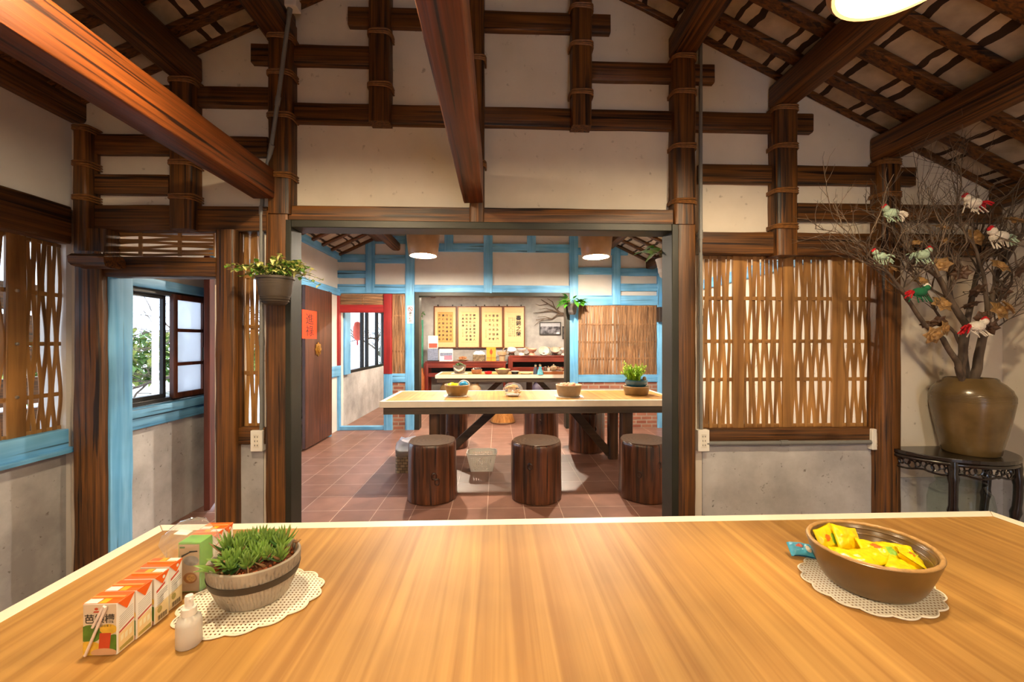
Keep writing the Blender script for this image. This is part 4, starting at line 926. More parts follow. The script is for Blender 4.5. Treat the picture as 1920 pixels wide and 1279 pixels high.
for i in range(12):
    a, r = RND.uniform(0, 6.28), 0.09 * sqrt(RND.random()); pm_.ball((r * cos(a), r * sin(a) * 0.8, 0.05 + RND.uniform(-0.01, 0.03) + 0.03 * (1 - r / 0.09)), 0.034, 10, 6, 1.3, 0.9, 0.7, Matrix.Rotation(a, 3, 'Z'))
tag(pm_.build('brown_nuts', plain('nut_brown', (158, 102, 62), 0.6, vary=0.2), None, q, smooth=True), 'heap of large brown nuts on the tan plate', 'nuts'); bpy.data.objects['brown_nuts']['kind'] = 'stuff'
q = on(898.5, 9.45, h1 + 0.001); t = thing('bread_basket', 'square wicker basket with white cloth on the low sideboard', 'basket', q); w_ = wpx(23) / 2
MB().bar((0, 0, 0), (0, 0, 0.15), w_ * 2, 0.2, up=(0, 1, 0), segs=6, jit=0.06, rnd=0.25).build('basket_body', WICK, t, smooth=True)
wobbly(MB(), (0, 0, 0.17), w_ * 0.95, 0.09, 0.07, 5, 0.25).build('white_cloth', PAPER, t, smooth=True)
q = on(921, 9.45, h1 + 0.001); t = thing('gift_box', 'upright orange card box with a red leaf print under the scrolls', 'box', q); w_ = wpx(17.5) / 2
MB().box(-w_, w_, -0.03, 0.03, 0, 0.33).build('carton', plain('amber_card', (232, 150, 44), 0.5, vary=0.05), t, bevel=0.004)
pr_ = MB(); pr_.lathe([(0, 0), (0.028, 0.03), (0.034, 0.08), (0.0, 0.15)], 12, sy=0.05); pr_.build('leaf_print', plain('leaf_red', (200, 62, 24), 0.5), t, smooth=True); pr_ = bpy.data.objects['leaf_print']; pr_.location = (0, -0.031, 0.15)
MB().box(-0.005, 0.005, -0.033, -0.03, 0, 0.16).build('stem_print', plain('leaf_red', (200, 62, 24), 0.5), t); MB().box(-w_, w_, -0.033, -0.03, 0.075, 0.082).build('ribbon', plain('leaf_red', (200, 62, 24), 0.5), t)
q = on(941.5, 9.45, h1 + 0.001); t = thing('ladle_pot', 'pale clay cup with a wide rim and a ladle beside the orange box', 'cup', q)
MB().lathe([(0, 0), (0.07, 0), (0.075, 0.14), (0.11, 0.15), (0.115, 0.22), (0.10, 0.225), (0.06, 0.15), (0, 0.12)], 24).build('cup_body', CERL, t, smooth=True)
MB().tube([(0.05, 0, 0.16), (0.13, 0, 0.30)], 0.012, 8).build('ladle_handle', TLEG, t)
tilt = [(959, 0.5, 'white tilted bowl at the left end of the row on the tall sideboard', CERW), (977.5, 0.05, 'small pale footed bowl, second in the row on the tall sideboard', CERW), (997.5, 0.12, 'salmon pink bowl on a stand, third in the row', plain('salmon_glaze', (206, 156, 130), 0.4, vary=0.08)),
        (1019, 0.95, 'celadon bowl tipped forward showing its inside on the tall sideboard', plain('celadon', (176, 184, 170), 0.25, vary=0.12)), (1040, 0.6, 'grey bowl with dark rim beside the celadon bowl', plain('ash_glaze', (176, 166, 148), 0.3, vary=0.15)), (1058, 0.2, 'white jug-like bowl at the jamb end of the row', CERW)]
for px, tl, lab, mt in tilt:
    q = on(px, 9.5, h2 + 0.06); s_ = 0.13 if tl > 0.8 else 0.115
    t = thing('display_bowl', lab, 'bowl', q, 0, 'bowls on the tall sideboard')
    b_ = MB(); b_.lathe([(0, 0), (0.045, 0), (0.05, 0.015), (0.10, 0.05), (s_, 0.10), (s_ - 0.008, 0.102), (0.09, 0.055), (0, 0.022)], 28); M = Matrix.Rotation(tl, 3, 'X'); b_.v = [tuple(M @ Vector(v)) for v in b_.v]
    b_.build('bowl_body', mt, t, smooth=True)
    MB().lathe([(0, -0.059), (0.075, -0.059), (0.07, -0.02), (0.05, 0.005), (0, 0.005)], 20).build('stand', TLEG if tl > 0.3 else mt, t, smooth=True)
for px, wh in ((949.5, 'between the ladle cup and white tilted bowl'), (987, 'between the small footed and salmon bowls'), (1028.5, 'between the celadon and grey bowls'), (1050, 'beside the white jug-like bowl')):
    q = on(px, 9.6, h2); o = MB().ring([(0.085 * cos(2 * pi * j / 28), 0, 0.085 * sin(2 * pi * j / 28)) for j in range(28)], 0.012).build('plate_ring', CERL, None, (q[0], q[1] + 0.05, q[2] + 0.098), smooth=True)
    tag(o, 'upright pale ring plate stand ' + wh, 'plate stand', 'ring stands behind the bowls')
# things on the farthest table
def o3(px, py=700): v = PZ(px, py, ZT1); return (v.x, v.y + 0.06, ZT1 + 0.001)
q = o3(861, 701); t = thing('succulent_pot', 'grey drum pot of succulents with a white crescent on the farthest table', 'potted plant', q)
MB().lathe([(0, 0), (0.09, 0), (0.115, 0.10), (0.12, 0.15), (0.11, 0.15), (0.10, 0.12), (0, 0.12)], 28).build('pot', plain('grey_bark', (116, 108, 96), 0.7, vary=0.2), t, smooth=True)
fm = MB()
for k in range(9):
    a0, r = k * 2.4, 0.022 * sqrt(k) ; c_ = Vector((r * 1.2 * cos(a0), r * sin(a0), 0.13 + 0.04 * (1 - k / 9)))
    for i in range(12): fm.leaf(c_, Vector((cos(i * 0.9), sin(i * 0.9), 0.5 + (i % 3) * 0.4)), 0.045, 0.024, 0.1, 3)
fm.build('foliage', plain('sage_green', (104, 132, 84), 0.5, vary=0.25), t)
MB().tube([(-0.09, -0.075, 0.11), (-0.05, -0.105, 0.07), (0.0, -0.115, 0.055), (0.05, -0.108, 0.075), (0.085, -0.085, 0.12)], [0.012, 0.02, 0.022, 0.02, 0.012], 8).build('white_crescent', CERW, t, smooth=True)
tag(MB().box(-0.15, 0.15, -0.09, 0.09, 0, 0.003).build('napkin', PAPER, None, (q[0], q[1], ZT1 + 0.0003)), 'white paper napkin under the succulent pot', 'napkin')
q = o3(893.5, 701); bowl('clay_bowl', 'small tan bowl of dark chocolates on the farthest table', 'bowl', q, 0.085, 0.102, 0.075, plain('tan_clay', (164, 112, 76), 0.5, vary=0.15))
ch = MB()
for i in range(22):
    a, r = RND.uniform(0, 6.28), 0.08 * sqrt(RND.random()); ch.mi = 0 if RND.random() < 0.7 else 1; ch.ball((r * cos(a), r * sin(a), 0.07 + RND.uniform(0, 0.022)), 0.02, 8, 5)
o = ch.build('chocolates', [plain('choc', (70, 44, 36), 0.4), CERW], None, q, smooth=True); tag(o, 'dark and white chocolates heaped in the small tan bowl', 'sweets'); o['kind'] = 'stuff'
q = o3(915.5, 702); bowl('dish', 'small bright red dish on the farthest table', 'dish', q, 0.06, 0.072, 0.045, plain('red_lacquer', (200, 28, 36), 0.25, vary=0.05))
q = o3(942.5, 702); bowl('stoneware_bowl', 'wide grey-brown bowl of yellow packets on the farthest table', 'bowl', q, 0.09, 0.14, 0.085, plain('grey_stoneware', (138, 116, 88), 0.45), rim=CERL)
packet('snack_packet', 'yellow packets spilling from the wide bowl on the farthest table', 'snack packet', (q[0] - 0.02, q[1], q[2] + 0.085), 0.16, 0.09, 0.04, Rm(0.1, -0.1, 0.2), [plain('pale_yellow', (236, 210, 90), 0.5)], patch=False, seed=8)
q = o3(966, 702); bowl('dish', 'small black dish with white rim on the farthest table', 'dish', q, 0.062, 0.074, 0.05, plain('black_glaze', (30, 32, 36), 0.25), rim=CERW)
q = o3(987, 702); bowl('plate', 'flat pale yellow plate on the farthest table', 'plate', q, 0.09, 0.122, 0.022, plain('straw_plate', (226, 196, 130), 0.5, vary=0.08), th=0.006)
q = o3(1013.5, 703); t = thing('figurine', 'small blue-robed figurine with black hair beside the tea tray', 'figurine', q)
MB().lathe([(0, 0), (0.058, 0), (0.045, 0.06), (0.025, 0.115), (0.032, 0.13), (0.012, 0.145), (0, 0.146)], 20, wob=lambda a, z: 1 + 0.06 * sin(8 * a)).build('robe', plain('robe_blue', (92, 176, 196), 0.4, vary=0.2, scale=40), t, smooth=True)
MB().ball((0, -0.004, 0.158), 0.021, 14, 10).build('face', CERL, t, smooth=True); MB().ball((0, 0.008, 0.168), 0.024, 14, 10, 1.1, 1, 1).build('hair', INK, t, smooth=True)
q = o3(1005.5, 703); t = thing('figurine', 'small dark-robed figurine standing left of the blue-robed one', 'figurine', (q[0], q[1] + 0.08, q[2]))
MB().lathe([(0, 0), (0.045, 0), (0.038, 0.08), (0.02, 0.13), (0, 0.135)], 18).build('robe', plain('robe_dark', (52, 62, 78), 0.5, vary=0.2), t, smooth=True); MB().ball((0, -0.004, 0.15), 0.02, 12, 8).build('face', CERL, t, smooth=True); MB().ball((0, 0.006, 0.162), 0.022, 12, 8).build('hair', INK, t, smooth=True)
q = o3(1037, 702); TRAYM = wood('tea_tray_wood', (120, 62, 26), (168, 98, 48), 'x', rough=0.35, crack=0.1)
t = thing('tea_tray', 'reddish wooden tea tray at the jamb end of the farthest table', 'tray', q); MB().box(-0.18, 0.18, -0.1, 0.12, 0, 0.055).build('tray_body', TRAYM, t, bevel=0.006); MB().box(-0.165, 0.165, -0.085, 0.105, 0.054, 0.058).build('slat_top', TLEG, t)
def teapot(dx, lab, s_):
    t = thing('teapot', lab, 'teapot', (q[0] + dx, q[1], q[2] + 0.06))
    MB().lathe([(0, 0), (0.035 * s_, 0), (0.055 * s_, 0.03 * s_), (0.05 * s_, 0.06 * s_), (0.025 * s_, 0.075 * s_), (0, 0.076 * s_)], 20).build('pot_body', CERL, t, smooth=True)
    MB().lathe([(0, 0.075 * s_), (0.012, 0.078 * s_), (0.014, 0.095 * s_), (0, 0.1 * s_)], 12).build('lid', CERL, t, smooth=True)
    MB().tube([(-0.05 * s_, 0, 0.03 * s_), (-0.075 * s_, 0, 0.05 * s_), (-0.085 * s_, 0, 0.07 * s_)], [0.012, 0.009, 0.007], 8).build('spout', CERL, t, smooth=True)
    MB().tube([(0.048 * s_, 0, 0.06 * s_), (0.08 * s_, 0, 0.055 * s_), (0.08 * s_, 0, 0.03 * s_), (0.05 * s_, 0, 0.02 * s_)], 0.006, 8).build('handle', CERL, t, smooth=True)
teapot(0.02, 'cream teapot with spout on the tea tray', 1.2); teapot(0.15, 'smaller cream teapot at the jamb end of the tea tray', 0.62)
for dx, lab in ((-0.13, 'dark tea caddy at the figurine end of the tea tray'), (-0.075, 'tiny white tea cup on the tea tray')):
    t = MB().lathe([(0, 0), (0.024, 0), (0.03, 0.05), (0.022, 0.052), (0, 0.012)] if dx > -0.1 else [(0, 0), (0.03, 0), (0.032, 0.06), (0.02, 0.075), (0, 0.08)], 18).build('tea_cup' if dx > -0.1 else 'tea_caddy', CERW if dx > -0.1 else TLEG, None, (q[0] + dx, q[1], q[2] + 0.06), smooth=True); tag(t, lab, 'cup' if dx > -0.1 else 'caddy')
# jars on the floor along the back wall
for px, r, hh, mt, lab in ((788, 0.10, 0.75, ORG, 'orange-brown jar on the floor by the green door'), (838, 0.17, 0.38, CERB, 'squat brown clay jar under the low sideboard'), (890, 0.16, 0.36, CERL, 'pale wicker-coloured jar under the low sideboard'), (1010, 0.17, 0.40, plain('purple_jar', (90, 80, 100), 0.4), 'grey-violet jar under the tall sideboard')):
    v = P(px, 640, 9.55 if r > .1 else 9.2); t = thing('storage_jar', lab, 'jar', (v.x, v.y, 0))
    MB().lathe([(0, 0), (r * 0.75, 0), (r, hh * 0.4), (r * 0.95, hh * 0.75), (r * 0.6, hh * 0.92), (r * 0.65, hh), (r * 0.5, hh), (0, hh * 0.9)], 28).build('jar_body', mt if px > 800 else plain('jar_rust', (150, 84, 44), 0.4, vary=0.2), t, smooth=True)
    MB().lathe([(0, hh - 0.01), (r * 0.55, hh - 0.01), (r * 0.5, hh + 0.03), (0, hh + 0.04)], 20).build('lid', TLEG, t, smooth=True)
# ------------------------------------------------------------------ foreground table: doilies, planter, bowl of packets
m = bpy.data.materials.new('crochet'); m.use_nodes = True; nt = m.node_tree; n = nt.nodes; l = nt.links; b = n['Principled BSDF']
b.inputs['Base Color'].default_value = srgb(240, 230, 208); b.inputs['Roughness'].default_value = 0.7
tc = n.new('ShaderNodeTexCoord'); sp = n.new('ShaderNodeSeparateXYZ'); l.new(tc.outputs['Object'], sp.inputs[0])
outs = []
for ax_ in (0, 1):
    a_ = n.new('ShaderNodeMath'); a_.operation = 'MULTIPLY'; a_.inputs[1].default_value = 2 * pi / 0.0088; l.new(sp.outputs[ax_], a_.inputs[0])
    s_ = n.new('ShaderNodeMath'); s_.operation = 'SINE'; l.new(a_.outputs[0], s_.inputs[0]); outs.append(s_)
mn = n.new('ShaderNodeMath'); mn.operation = 'MINIMUM'; l.new(outs[0].outputs[0], mn.inputs[0]); l.new(outs[1].outputs[0], mn.inputs[1])
lt = n.new('ShaderNodeMath'); lt.operation = 'LESS_THAN'; lt.inputs[1].default_value = 0.25; l.new(mn.outputs[0], lt.inputs[0]); l.new(lt.outputs[0], b.inputs['Alpha']); CROCH = m
def doily(label, cx, cy, rx, ry, rot, lobes=15):
    N = 240; pts = []
    for j in range(N):
        a = 2 * pi * j / N; k = 1 + 0.075 * abs(sin(lobes * a / 2)) + 0.02 * sin(3 * a + cx * 9)
        x, y = rx * k * cos(a), ry * k * sin(a); pts.append((x * cos(rot) - y * sin(rot), x * sin(rot) + y * cos(rot)))
    mb = MB(); rings = []
    for f in (1, 0.8, 0.5, 0.2): rings.append([(x * f, y * f, 0.0022) for x, y in pts])
    mb.loft(rings, False); mb.add([(x * 0.2, y * 0.2, 0.0022) for x, y in pts], [tuple(range(N))])
    o = mb.build('crochet_doily', CROCH, None, (cx, cy, ZT1 + 0.0004)); tag(o, label, 'doily', None)
    MB().ring([(x, y, 0.0024) for x, y in pts], 0.0024, 5).build('scalloped_hem', plain('hem_cotton', (242, 234, 214), 0.7), o, smooth=True)
doily('scalloped cream mesh doily under the striped planter', -0.567, 0.945, 0.138, 0.112, 0.25)
doily('scalloped cream mesh doily under the oval bowl of yellow packets', 0.915, 0.948, 0.142, 0.118, 0.15)

# striped oval planter of succulents
m, nt, b = new_mat('ribbed_grey_clay'); n = nt.nodes; l = nt.links
tc = n.new('ShaderNodeTexCoord'); nz = n.new('ShaderNodeTexNoise'); nz.inputs['Scale'].default_value = 16; nz.inputs['Detail'].default_value = 6; l.new(tc.outputs['Object'], nz.inputs['Vector'])
rp = n.new('ShaderNodeValToRGB'); rp.color_ramp.elements[0].position = 0.3; rp.color_ramp.elements[1].position = 0.7; rp.color_ramp.elements[0].color = srgb(132, 120, 106); rp.color_ramp.elements[1].color = srgb(182, 170, 152); l.new(nz.outputs['Fac'], rp.inputs['Fac']); l.new(rp.outputs['Color'], b.inputs['Base Color']); b.inputs['Roughness'].default_value = 0.75; RIBC = m
t = thing('succulent_planter', 'oval grooved clay planter with a dark band full of spiky green succulents', 'potted plant', (-0.568, 0.958, ZT1 + 0.003), radians(8))
def rib(a, z): return 1 - 0.05 * max(0, sin(36 * (a - z * 9))) ** 4 if 0.008 < z < 0.088 else 1.0
pr = [(0, 0), (0.066, 0), (0.072, 0.006)] + [(0.072 + 0.024 * sin(f / 10 * pi / 2), 0.006 + 0.082 * f / 10) for f in range(1, 11)] + [(0.0955, 0.093), (0.091, 0.0955), (0.0865, 0.092), (0.084, 0.078), (0, 0.076)]
MB().lathe(pr, 456, sx=1.0, sy=0.92, wob=rib).build('pot', RIBC, t, smooth=True)
bd = MB(); n_ = 72; rings = []
for z, k in ((0.050, 1.004), (0.050, 1.02), (0.066, 1.02), (0.066, 1.004)):
    rr = 0.072 + 0.024 * sin((z - 0.006) / 0.082 * pi / 2); rings.append([(rr * k * cos(2 * pi * j / n_), rr * 0.92 * k * sin(2 * pi * j / n_), z) for j in range(n_)])
rings.append(rings[0]); bd.loft(rings, False).build('dark_band', plain('band_brown', (52, 40, 28), 0.5, vary=0.2), t, smooth=True)
MB().lathe([(0, 0.078), (0.086, 0.078), (0.05, 0.084), (0, 0.086)], 30, sy=0.92).build('soil', SOIL, t, smooth=True)
gr = MB()
for i in range(150):
    a, r = RND.uniform(0, 6.28), 0.080 * sqrt(RND.random()); gr.ball((r * cos(a), r * 0.92 * sin(a), 0.083), RND.uniform(0.002, 0.0042), 6, 4)
o = gr.build('gravel', plain('red_gravel', (168, 84, 40), 0.7, vary=0.4, scale=200), t, smooth=True); o['kind'] = 'stuff'
SUC = plain('succulent_green', (120, 152, 66), 0.4, vary=0.4, scale=45, spec=0.5); SUCD = plain('succulent_dark', (66, 104, 48), 0.4, vary=0.3, scale=45); DRY = plain('dry_leaf', (150, 112, 74), 0.7, vary=0.3)
def spike(mb, bs, d, L, W, cv):
    bs = Vector(bs); d = Vector(d).normalized(); sd = d.orthogonal().normalized(); nn = d.cross(sd); rings = []
    for k, w_ in ((0, 0.7), (0.25, 1.0), (0.6, 0.7), (0.88, 0.28), (1.0, 0.03)):
        p_ = bs + d * L * k + Vector((0, 0, cv * L * k * k)); rings.append([p_ + (sd * cos(q) + nn * 0.6 * sin(q)) * W * w_ for q in (0, pi / 3, 2 * pi / 3, pi, 4 * pi / 3, 5 * pi / 3)])
    mb.loft(rings, True)
fm = MB(); spots = []
for i in range(200):
    a, r = RND.uniform(0, 6.28), 0.068 * sqrt(RND.random()); q = (r * cos(a), r * 0.92 * sin(a))
    if all((q[0] - s0[0]) ** 2 + (q[1] - s0[1]) ** 2 > 0.017 ** 2 for s0 in spots) and len(spots) < 26: spots.append(q)
for i, (x, y) in enumerate(spots):
    hgt = RND.uniform(0.0, 0.016); big = 1.25 if y > 0.0 else RND.uniform(0.85, 1.1)
    for k in range(20):
        f = k / 20; a = k * 2.399 + i; el = 0.35 + 1.15 * f + RND.uniform(-0.1, 0.1); L = big * (0.029 + 0.006 * sin(i * 3)) * (1.1 - 0.25 * f)
        fm.mi = 0 if f > 0.3 or RND.random() < 0.4 else (1 if RND.random() < 0.8 else 2)
        spike(fm, (x, y, 0.083 + hgt + 0.012 * f), (cos(a) * cos(el), sin(a) * cos(el), sin(el)), L, 0.0043, 0.2)
for k in range(26):
    a = RND.uniform(0, 6.28); r = RND.uniform(0.02, 0.07); fm.mi = 2; spike(fm, (r * cos(a), r * .92 * sin(a), 0.084), (cos(a * 3), sin(a * 3), RND.uniform(0.3, 2)), RND.uniform(0.02, 0.045), 0.0018, 0)
for k in range(10):
    fm.mi = 0 if k % 3 else 1; a = -pi / 2 - 0.6 + RND.uniform(-1.2, 1.2); fm.leaf((-0.04 + 0.02 * cos(k * 2), -0.045 + 0.015 * sin(k * 2), 0.086), (cos(a), sin(a), 0.7), 0.05, 0.018, 0.1, 5, fold=0.4)
fm.build('foliage', [SUC, SUCD, DRY], t, smooth=True)
st = MB(); st.tube([(0.082, 0.02, 0.08), (0.083, 0.022, 0.105)], 0.0018, 5)
for k in range(9): a = k * 2.4; spike(st, (0.083, 0.022, 0.105), (cos(a), sin(a), 0.6), 0.012, 0.0022, 0)
st.build('dry_sprig', DRY, t)

# oval bowl of yellow packets
t = bowl('oval_bowl', 'large oval brown stoneware bowl with ridged inside holding yellow snack packets', 'bowl', (0.925, 0.952, ZT1 + 0.004), 0.098, 0.134, 0.094, plain('amber_stoneware', (108, 82, 42), 0.3, vary=0.22, scale=9, bump=0.08, spec=0.6), sx=1.05, sy=0.93, rot=0.27, n=90, th=0.012)
rr = []
for j in range(90):
    a = 2 * pi * j / 90; x, y = 0.128 * 1.05 * cos(a), 0.128 * 0.93 * sin(a); rr.append((x * cos(.27) - y * sin(.27), x * sin(.27) + y * cos(.27), 0.094 + 0.0006 * sin(30 * a)))
MB().ring(rr, 0.0050, 8).build('rim', plain('rim_clay', (182, 142, 88), 0.4, vary=0.2, scale=60), t, smooth=True)
for z in (0.035, 0.052, 0.069, 0.082):
    rz = 0.098 + 0.036 * (z / 0.094) ** 0.8 - 0.0125
    MB().ring([((rz * 1.05 * cos(a)) * cos(.27) - rz * 0.93 * sin(a) * sin(.27), rz * 1.05 * cos(a) * sin(.27) + rz * .93 * sin(a) * cos(.27), z + 0.004) for a in [2 * pi * j / 72 for j in range(72)]], 0.0025, 6).build('throwing_ridge', MATS['amber_stoneware'], t, smooth=True)
PK = [YEL, GRN, ORG]; base = Vector((0.925, 0.952, ZT1))
for dx, dy, dz, L, W, T_, rx, ry, rz, lab in (
    (-0.062, 0.062, 0.080, 0.088, 0.062, 0.022, 1.15, 0.0, 0.45, 'yellow snack packet standing upright with orange and green print, by the blue-edged packet'),
    (0.000, 0.068, 0.078, 0.090, 0.060, 0.024, 1.0, 0.25, 0.20, 'plain-backed yellow packet propped against the far side of the bowl'),
    (-0.060, -0.020, 0.070, 0.095, 0.060, 0.028, 0.15, 0.12, -0.5, 'yellow packet lying along the near rim beneath the upright one'),
    (-0.012, -0.005, 0.066, 0.092, 0.060, 0.028, 0.2, 0.0, 0.15, 'yellow packet lying flat in the middle of the bowl'),
    (0.045, 0.022, 0.066, 0.088, 0.058, 0.026, 0.35, 0.1, -0.35, 'yellow packet with an orange corner beyond the middle one'),
    (0.018, -0.058, 0.068, 0.085, 0.055, 0.024, 0.25, 0.05, 0.7, 'yellow packet with a pale patch close under the near rim'),
    (0.078, -0.022, 0.072, 0.080, 0.055, 0.024, 0.5, 0.2, 0.9, 'yellow packet with green label tilted at the wide end of the bowl'),
    (0.090, 0.025, 0.064, 0.080, 0.055, 0.024, 0.3, -0.2, -0.8, 'yellow packet tucked against the far wide end of the bowl'),
    (-0.01, 0.03, 0.040, 0.10, 0.07, 0.03, 0.0, 0.0, 1.0, 'yellow packet at the bottom of the heap in the oval bowl')):
    packet('snack_packet', lab, 'snack packet', base + Vector((dx, dy, dz)), L, W, T_, Rm(rx, ry, rz), PK, 'yellow snack packets in the oval bowl', seed=dx * 90 + dy * 50, patch=('print' in lab or 'orange' in lab or 'label' in lab))
packet('snack_packet', 'small blue-edged white packet on the table behind the oval bowl', 'snack packet', (0.846, 1.075, ZT1 + 0.020), 0.062, 0.042, 0.022, Rm(0.5, 0.0, -0.3), [plain('packet_blue', (70, 160, 196), 0.35, vary=0.3, scale=20), CERW, plain('packet_red', (180, 80, 60), 0.4)], seed=21)

# ------------------------------------------------------------------ juice cartons
CWH = plain('carton_white', (240, 236, 228), 0.35, vary=0.02); CBE = plain('carton_beige', (214, 196, 172), 0.4, vary=0.04); COR = plain('carton_orange', (240, 104, 24), 0.35, vary=0.05); CYE = plain('carton_amber', (246, 176, 40), 0.35)
CGR = plain('print_green', (84, 120, 40), 0.45, vary=0.3, scale=60); CYL = plain('print_yellow', (222, 178, 60), 0.45, vary=0.2, scale=60); CRD = plain('print_red', (196, 70, 40), 0.45, vary=0.15); CGY = plain('print_grey', (150, 148, 144), 0.5); CDK = plain('print_dark', (62, 54, 48), 0.5)
def disc(mb, cx, cz, rx, rz, y, n=20, zmin=None, zmax=None, xm=0.0305):
    pts = []
    for j in range(n):
        x, z = cx + rx * cos(2 * pi * j / n), cz + rz * sin(2 * pi * j / n)
        if zmin is not None: z = max(z, zmin)
        pts.append((min(max(x, -xm), xm), y, z))
    return mb.add(pts, [tuple(range(n))])
def carton(label, x1, y0, side, group='juice cartons on the foreground table', straw=False, flip=False):
    W, D, Hh = 0.062, 0.0375, 0.0985
    t = thing('juice_carton', label, 'juice carton', (x1 - W / 2, y0 + D / 2, ZT1 + 0.0005), RND.uniform(-0.012, 0.012), group)
    MB().box(-W / 2, W / 2, -D / 2, D / 2, 0, Hh).build('carton_body', CWH, t, bevel=0.0012)
    tp = MB(); e = 0.0004; s = -1 if flip else 1
    tp.mi = 0; tp.box(-W / 2 + 0.0005, W / 2 - 0.0005, -D / 2 + 0.0005, D / 2 - 0.0005, Hh, Hh + e)
    tp.mi = 1; tp.box(min(-s * W / 2, -s * 0.005) + 0.001, max(-s * W / 2, -s * 0.005) - 0.001, (-D / 2 if s > 0 else 0.003) + 0.001, (-0.003 if s > 0 else D / 2) - 0.001, Hh + e, Hh + 2 * e)
    tp.mi = 2; tp.box(min(-s * 0.003, s * 0.010), max(-s * 0.003, s * 0.010), (-D / 2 if s > 0 else 0.003) + 0.001, (-0.003 if s > 0 else D / 2) - 0.001, Hh + e, Hh + 2 * e)
    tp.mi = 3; tp.box(-W / 2 + 0.001, W / 2 - 0.001, -0.002, 0.003, Hh + e, Hh + 0.0022)
    for sx in (1, -1):
        x = sx * (W / 2 + 0.0006); a, b_, c = Vector((sx * W / 2, -D / 2 + 0.001, Hh)), Vector((sx * W / 2, D / 2 - 0.001, Hh)), Vector((x, 0.0, Hh - 0.021)); o_ = Vector((sx * 0.0016, 0, 0))
        tp.mi = 0; tp.add([a, b_, c, a + o_, b_ + o_, c + o_], [(0, 1, 2), (3, 5, 4), (0, 3, 4, 1), (1, 4, 5, 2), (2, 5, 3, 0)])
        if side == 'code' and sx > 0: tp.mi = 1; tp.ball((x + 0.0012, 0.003, Hh - 0.008), 0.0035, 10, 6, 0.15)
    tp.build('orange_top', [COR, CWH, CYE, plain('seam_orange', (240, 150, 80), 0.4)], t)
    y = -D / 2 - 0.0004; f = MB(); f.mi = 0; f.quad((-W / 2 + .001, y, 0.001), (W / 2 - .001, y, 0.001), (W / 2 - .001, y, Hh - 0.001), (-W / 2 + .001, y, Hh - 0.001))
    f.mi = 1; disc(f, -0.018, 0.042, 0.022, 0.017, y - 0.0002); disc(f, 0.026, 0.022, 0.014, 0.018, y - 0.0002, zmin=0.001)
    f.mi = 2; disc(f, -0.020, 0.014, 0.024, 0.014, y - 0.0003, zmin=0.001); disc(f, 0.016, 0.050, 0.016, 0.010, y - 0.0003)
    f.mi = 3; f.quad((-0.002, y - 0.0004, 0.012), (0.018, y - 0.0004, 0.012), (0.021, y - 0.0004, 0.043), (0.0, y - 0.0004, 0.043))
    f.mi = 4; disc(f, 0.008, 0.006, 0.024, 0.008, y - 0.0005, zmin=0.001)
    f.mi = 3; disc(f, -0.006, 0.089, 0.0035, 0.0025, y - 0.0003, 10); f.quad((-0.012, y - 0.0003, 0.082), (0.002, y - 0.0003, 0.082), (0.001, y - 0.0003, 0.085), (-0.010, y - 0.0003, 0.085))
    f.build('front_print', [CBE, CGR, CYL, CRD, plain('print_peach', (206, 160, 120), 0.45)], t)
    text('芭樂檬', 0.0185, CDK, 'lettering', t, T(0, y - 0.0006, 0.069) @ FRONT, bold=0.0002)
    text('綜合果汁', 0.0052, CDK, 'lettering', t, T(0.012, y - 0.0006, 0.0565) @ FRONT)
    x = W / 2 + 0.0004; s_ = MB()
    if side == 'text':
        s_.mi = 0; s_.quad((x, -0.016, 0.002), (x, 0.0165, 0.002), (x, 0.0165, 0.043), (x, -0.016, 0.037))
        s_.mi = 1; s_.quad((x + .0001, -0.015, 0.0375), (x + .0001, 0.0165, 0.0465), (x + .0001, 0.0165, 0.050), (x + .0001, -0.015, 0.041))
        s_.mi = 2
        for k in range(6): z = 0.072 - k * 0.0042; s_.quad((x + .0001, -0.0145, z - 0.004), (x + .0001, 0.0145, z + 0.004), (x + .0001, 0.0145, z + 0.0049), (x + .0001, -0.0145, z - 0.0031))
        s_.mi = 3
        for k in range(3): s_.quad((x + .0002, -0.012 + k * 0.009, 0.020), (x + .0002, -0.006 + k * 0.009, 0.022), (x + .0002, -0.006 + k * 0.009, 0.034), (x + .0002, -0.012 + k * 0.009, 0.031))
        s_.mi = 4; s_.quad((x + .0002, -0.014, 0.004), (x + .0002, 0.015, 0.005), (x + .0002, 0.015, 0.013), (x + .0002, -0.014, 0.010))
    else:
        s_.mi = 0; s_.quad((x, -0.0175, 0.002), (x, 0.0175, 0.002), (x, 0.0175, 0.040), (x, -0.0175, 0.036))
        s_.mi = 1; s_.quad((x + .0001, -0.014, 0.064), (x + .0001, 0.008, 0.073), (x + .0001, 0.008, 0.078), (x + .0001, -0.014, 0.069))
        s_.mi = 5
        for k in range(7): z = 0.062 - k * 0.0044; w_ = 0.014 if k < 3 else 0.004; s_.quad((x + .0001, -0.012, z - 0.003), (x + .0001, w_, z + 0.003), (x + .0001, w_, z + 0.004), (x + .0001, -0.012, z - 0.002))
        s_.mi = 4; s_.add([(x + .0002, -0.006 + 0.006 * cos(q * pi / 8), 0.026 + 0.007 * sin(q * pi / 8)) for q in range(16)], [tuple(range(16))])
        s_.mi = 5
        for k in range(13): yk = -0.011 + k * 0.0019; s_.quad((x + .0002, yk, 0.004), (x + .0002, yk + (0.0012 if k % 3 else 0.0006), 0.004), (x + .0002, yk + (0.0012 if k % 3 else 0.0006), 0.014), (x + .0002, yk, 0.014))
    s_.build('side_print', [plain('print_cream', (240, 216, 160), 0.45, vary=0.08), CRD, CGY, plain('print_pale', (250, 240, 206), 0.45), plain('print_olive', (176, 160, 84), 0.45, vary=0.2), CDK], t)
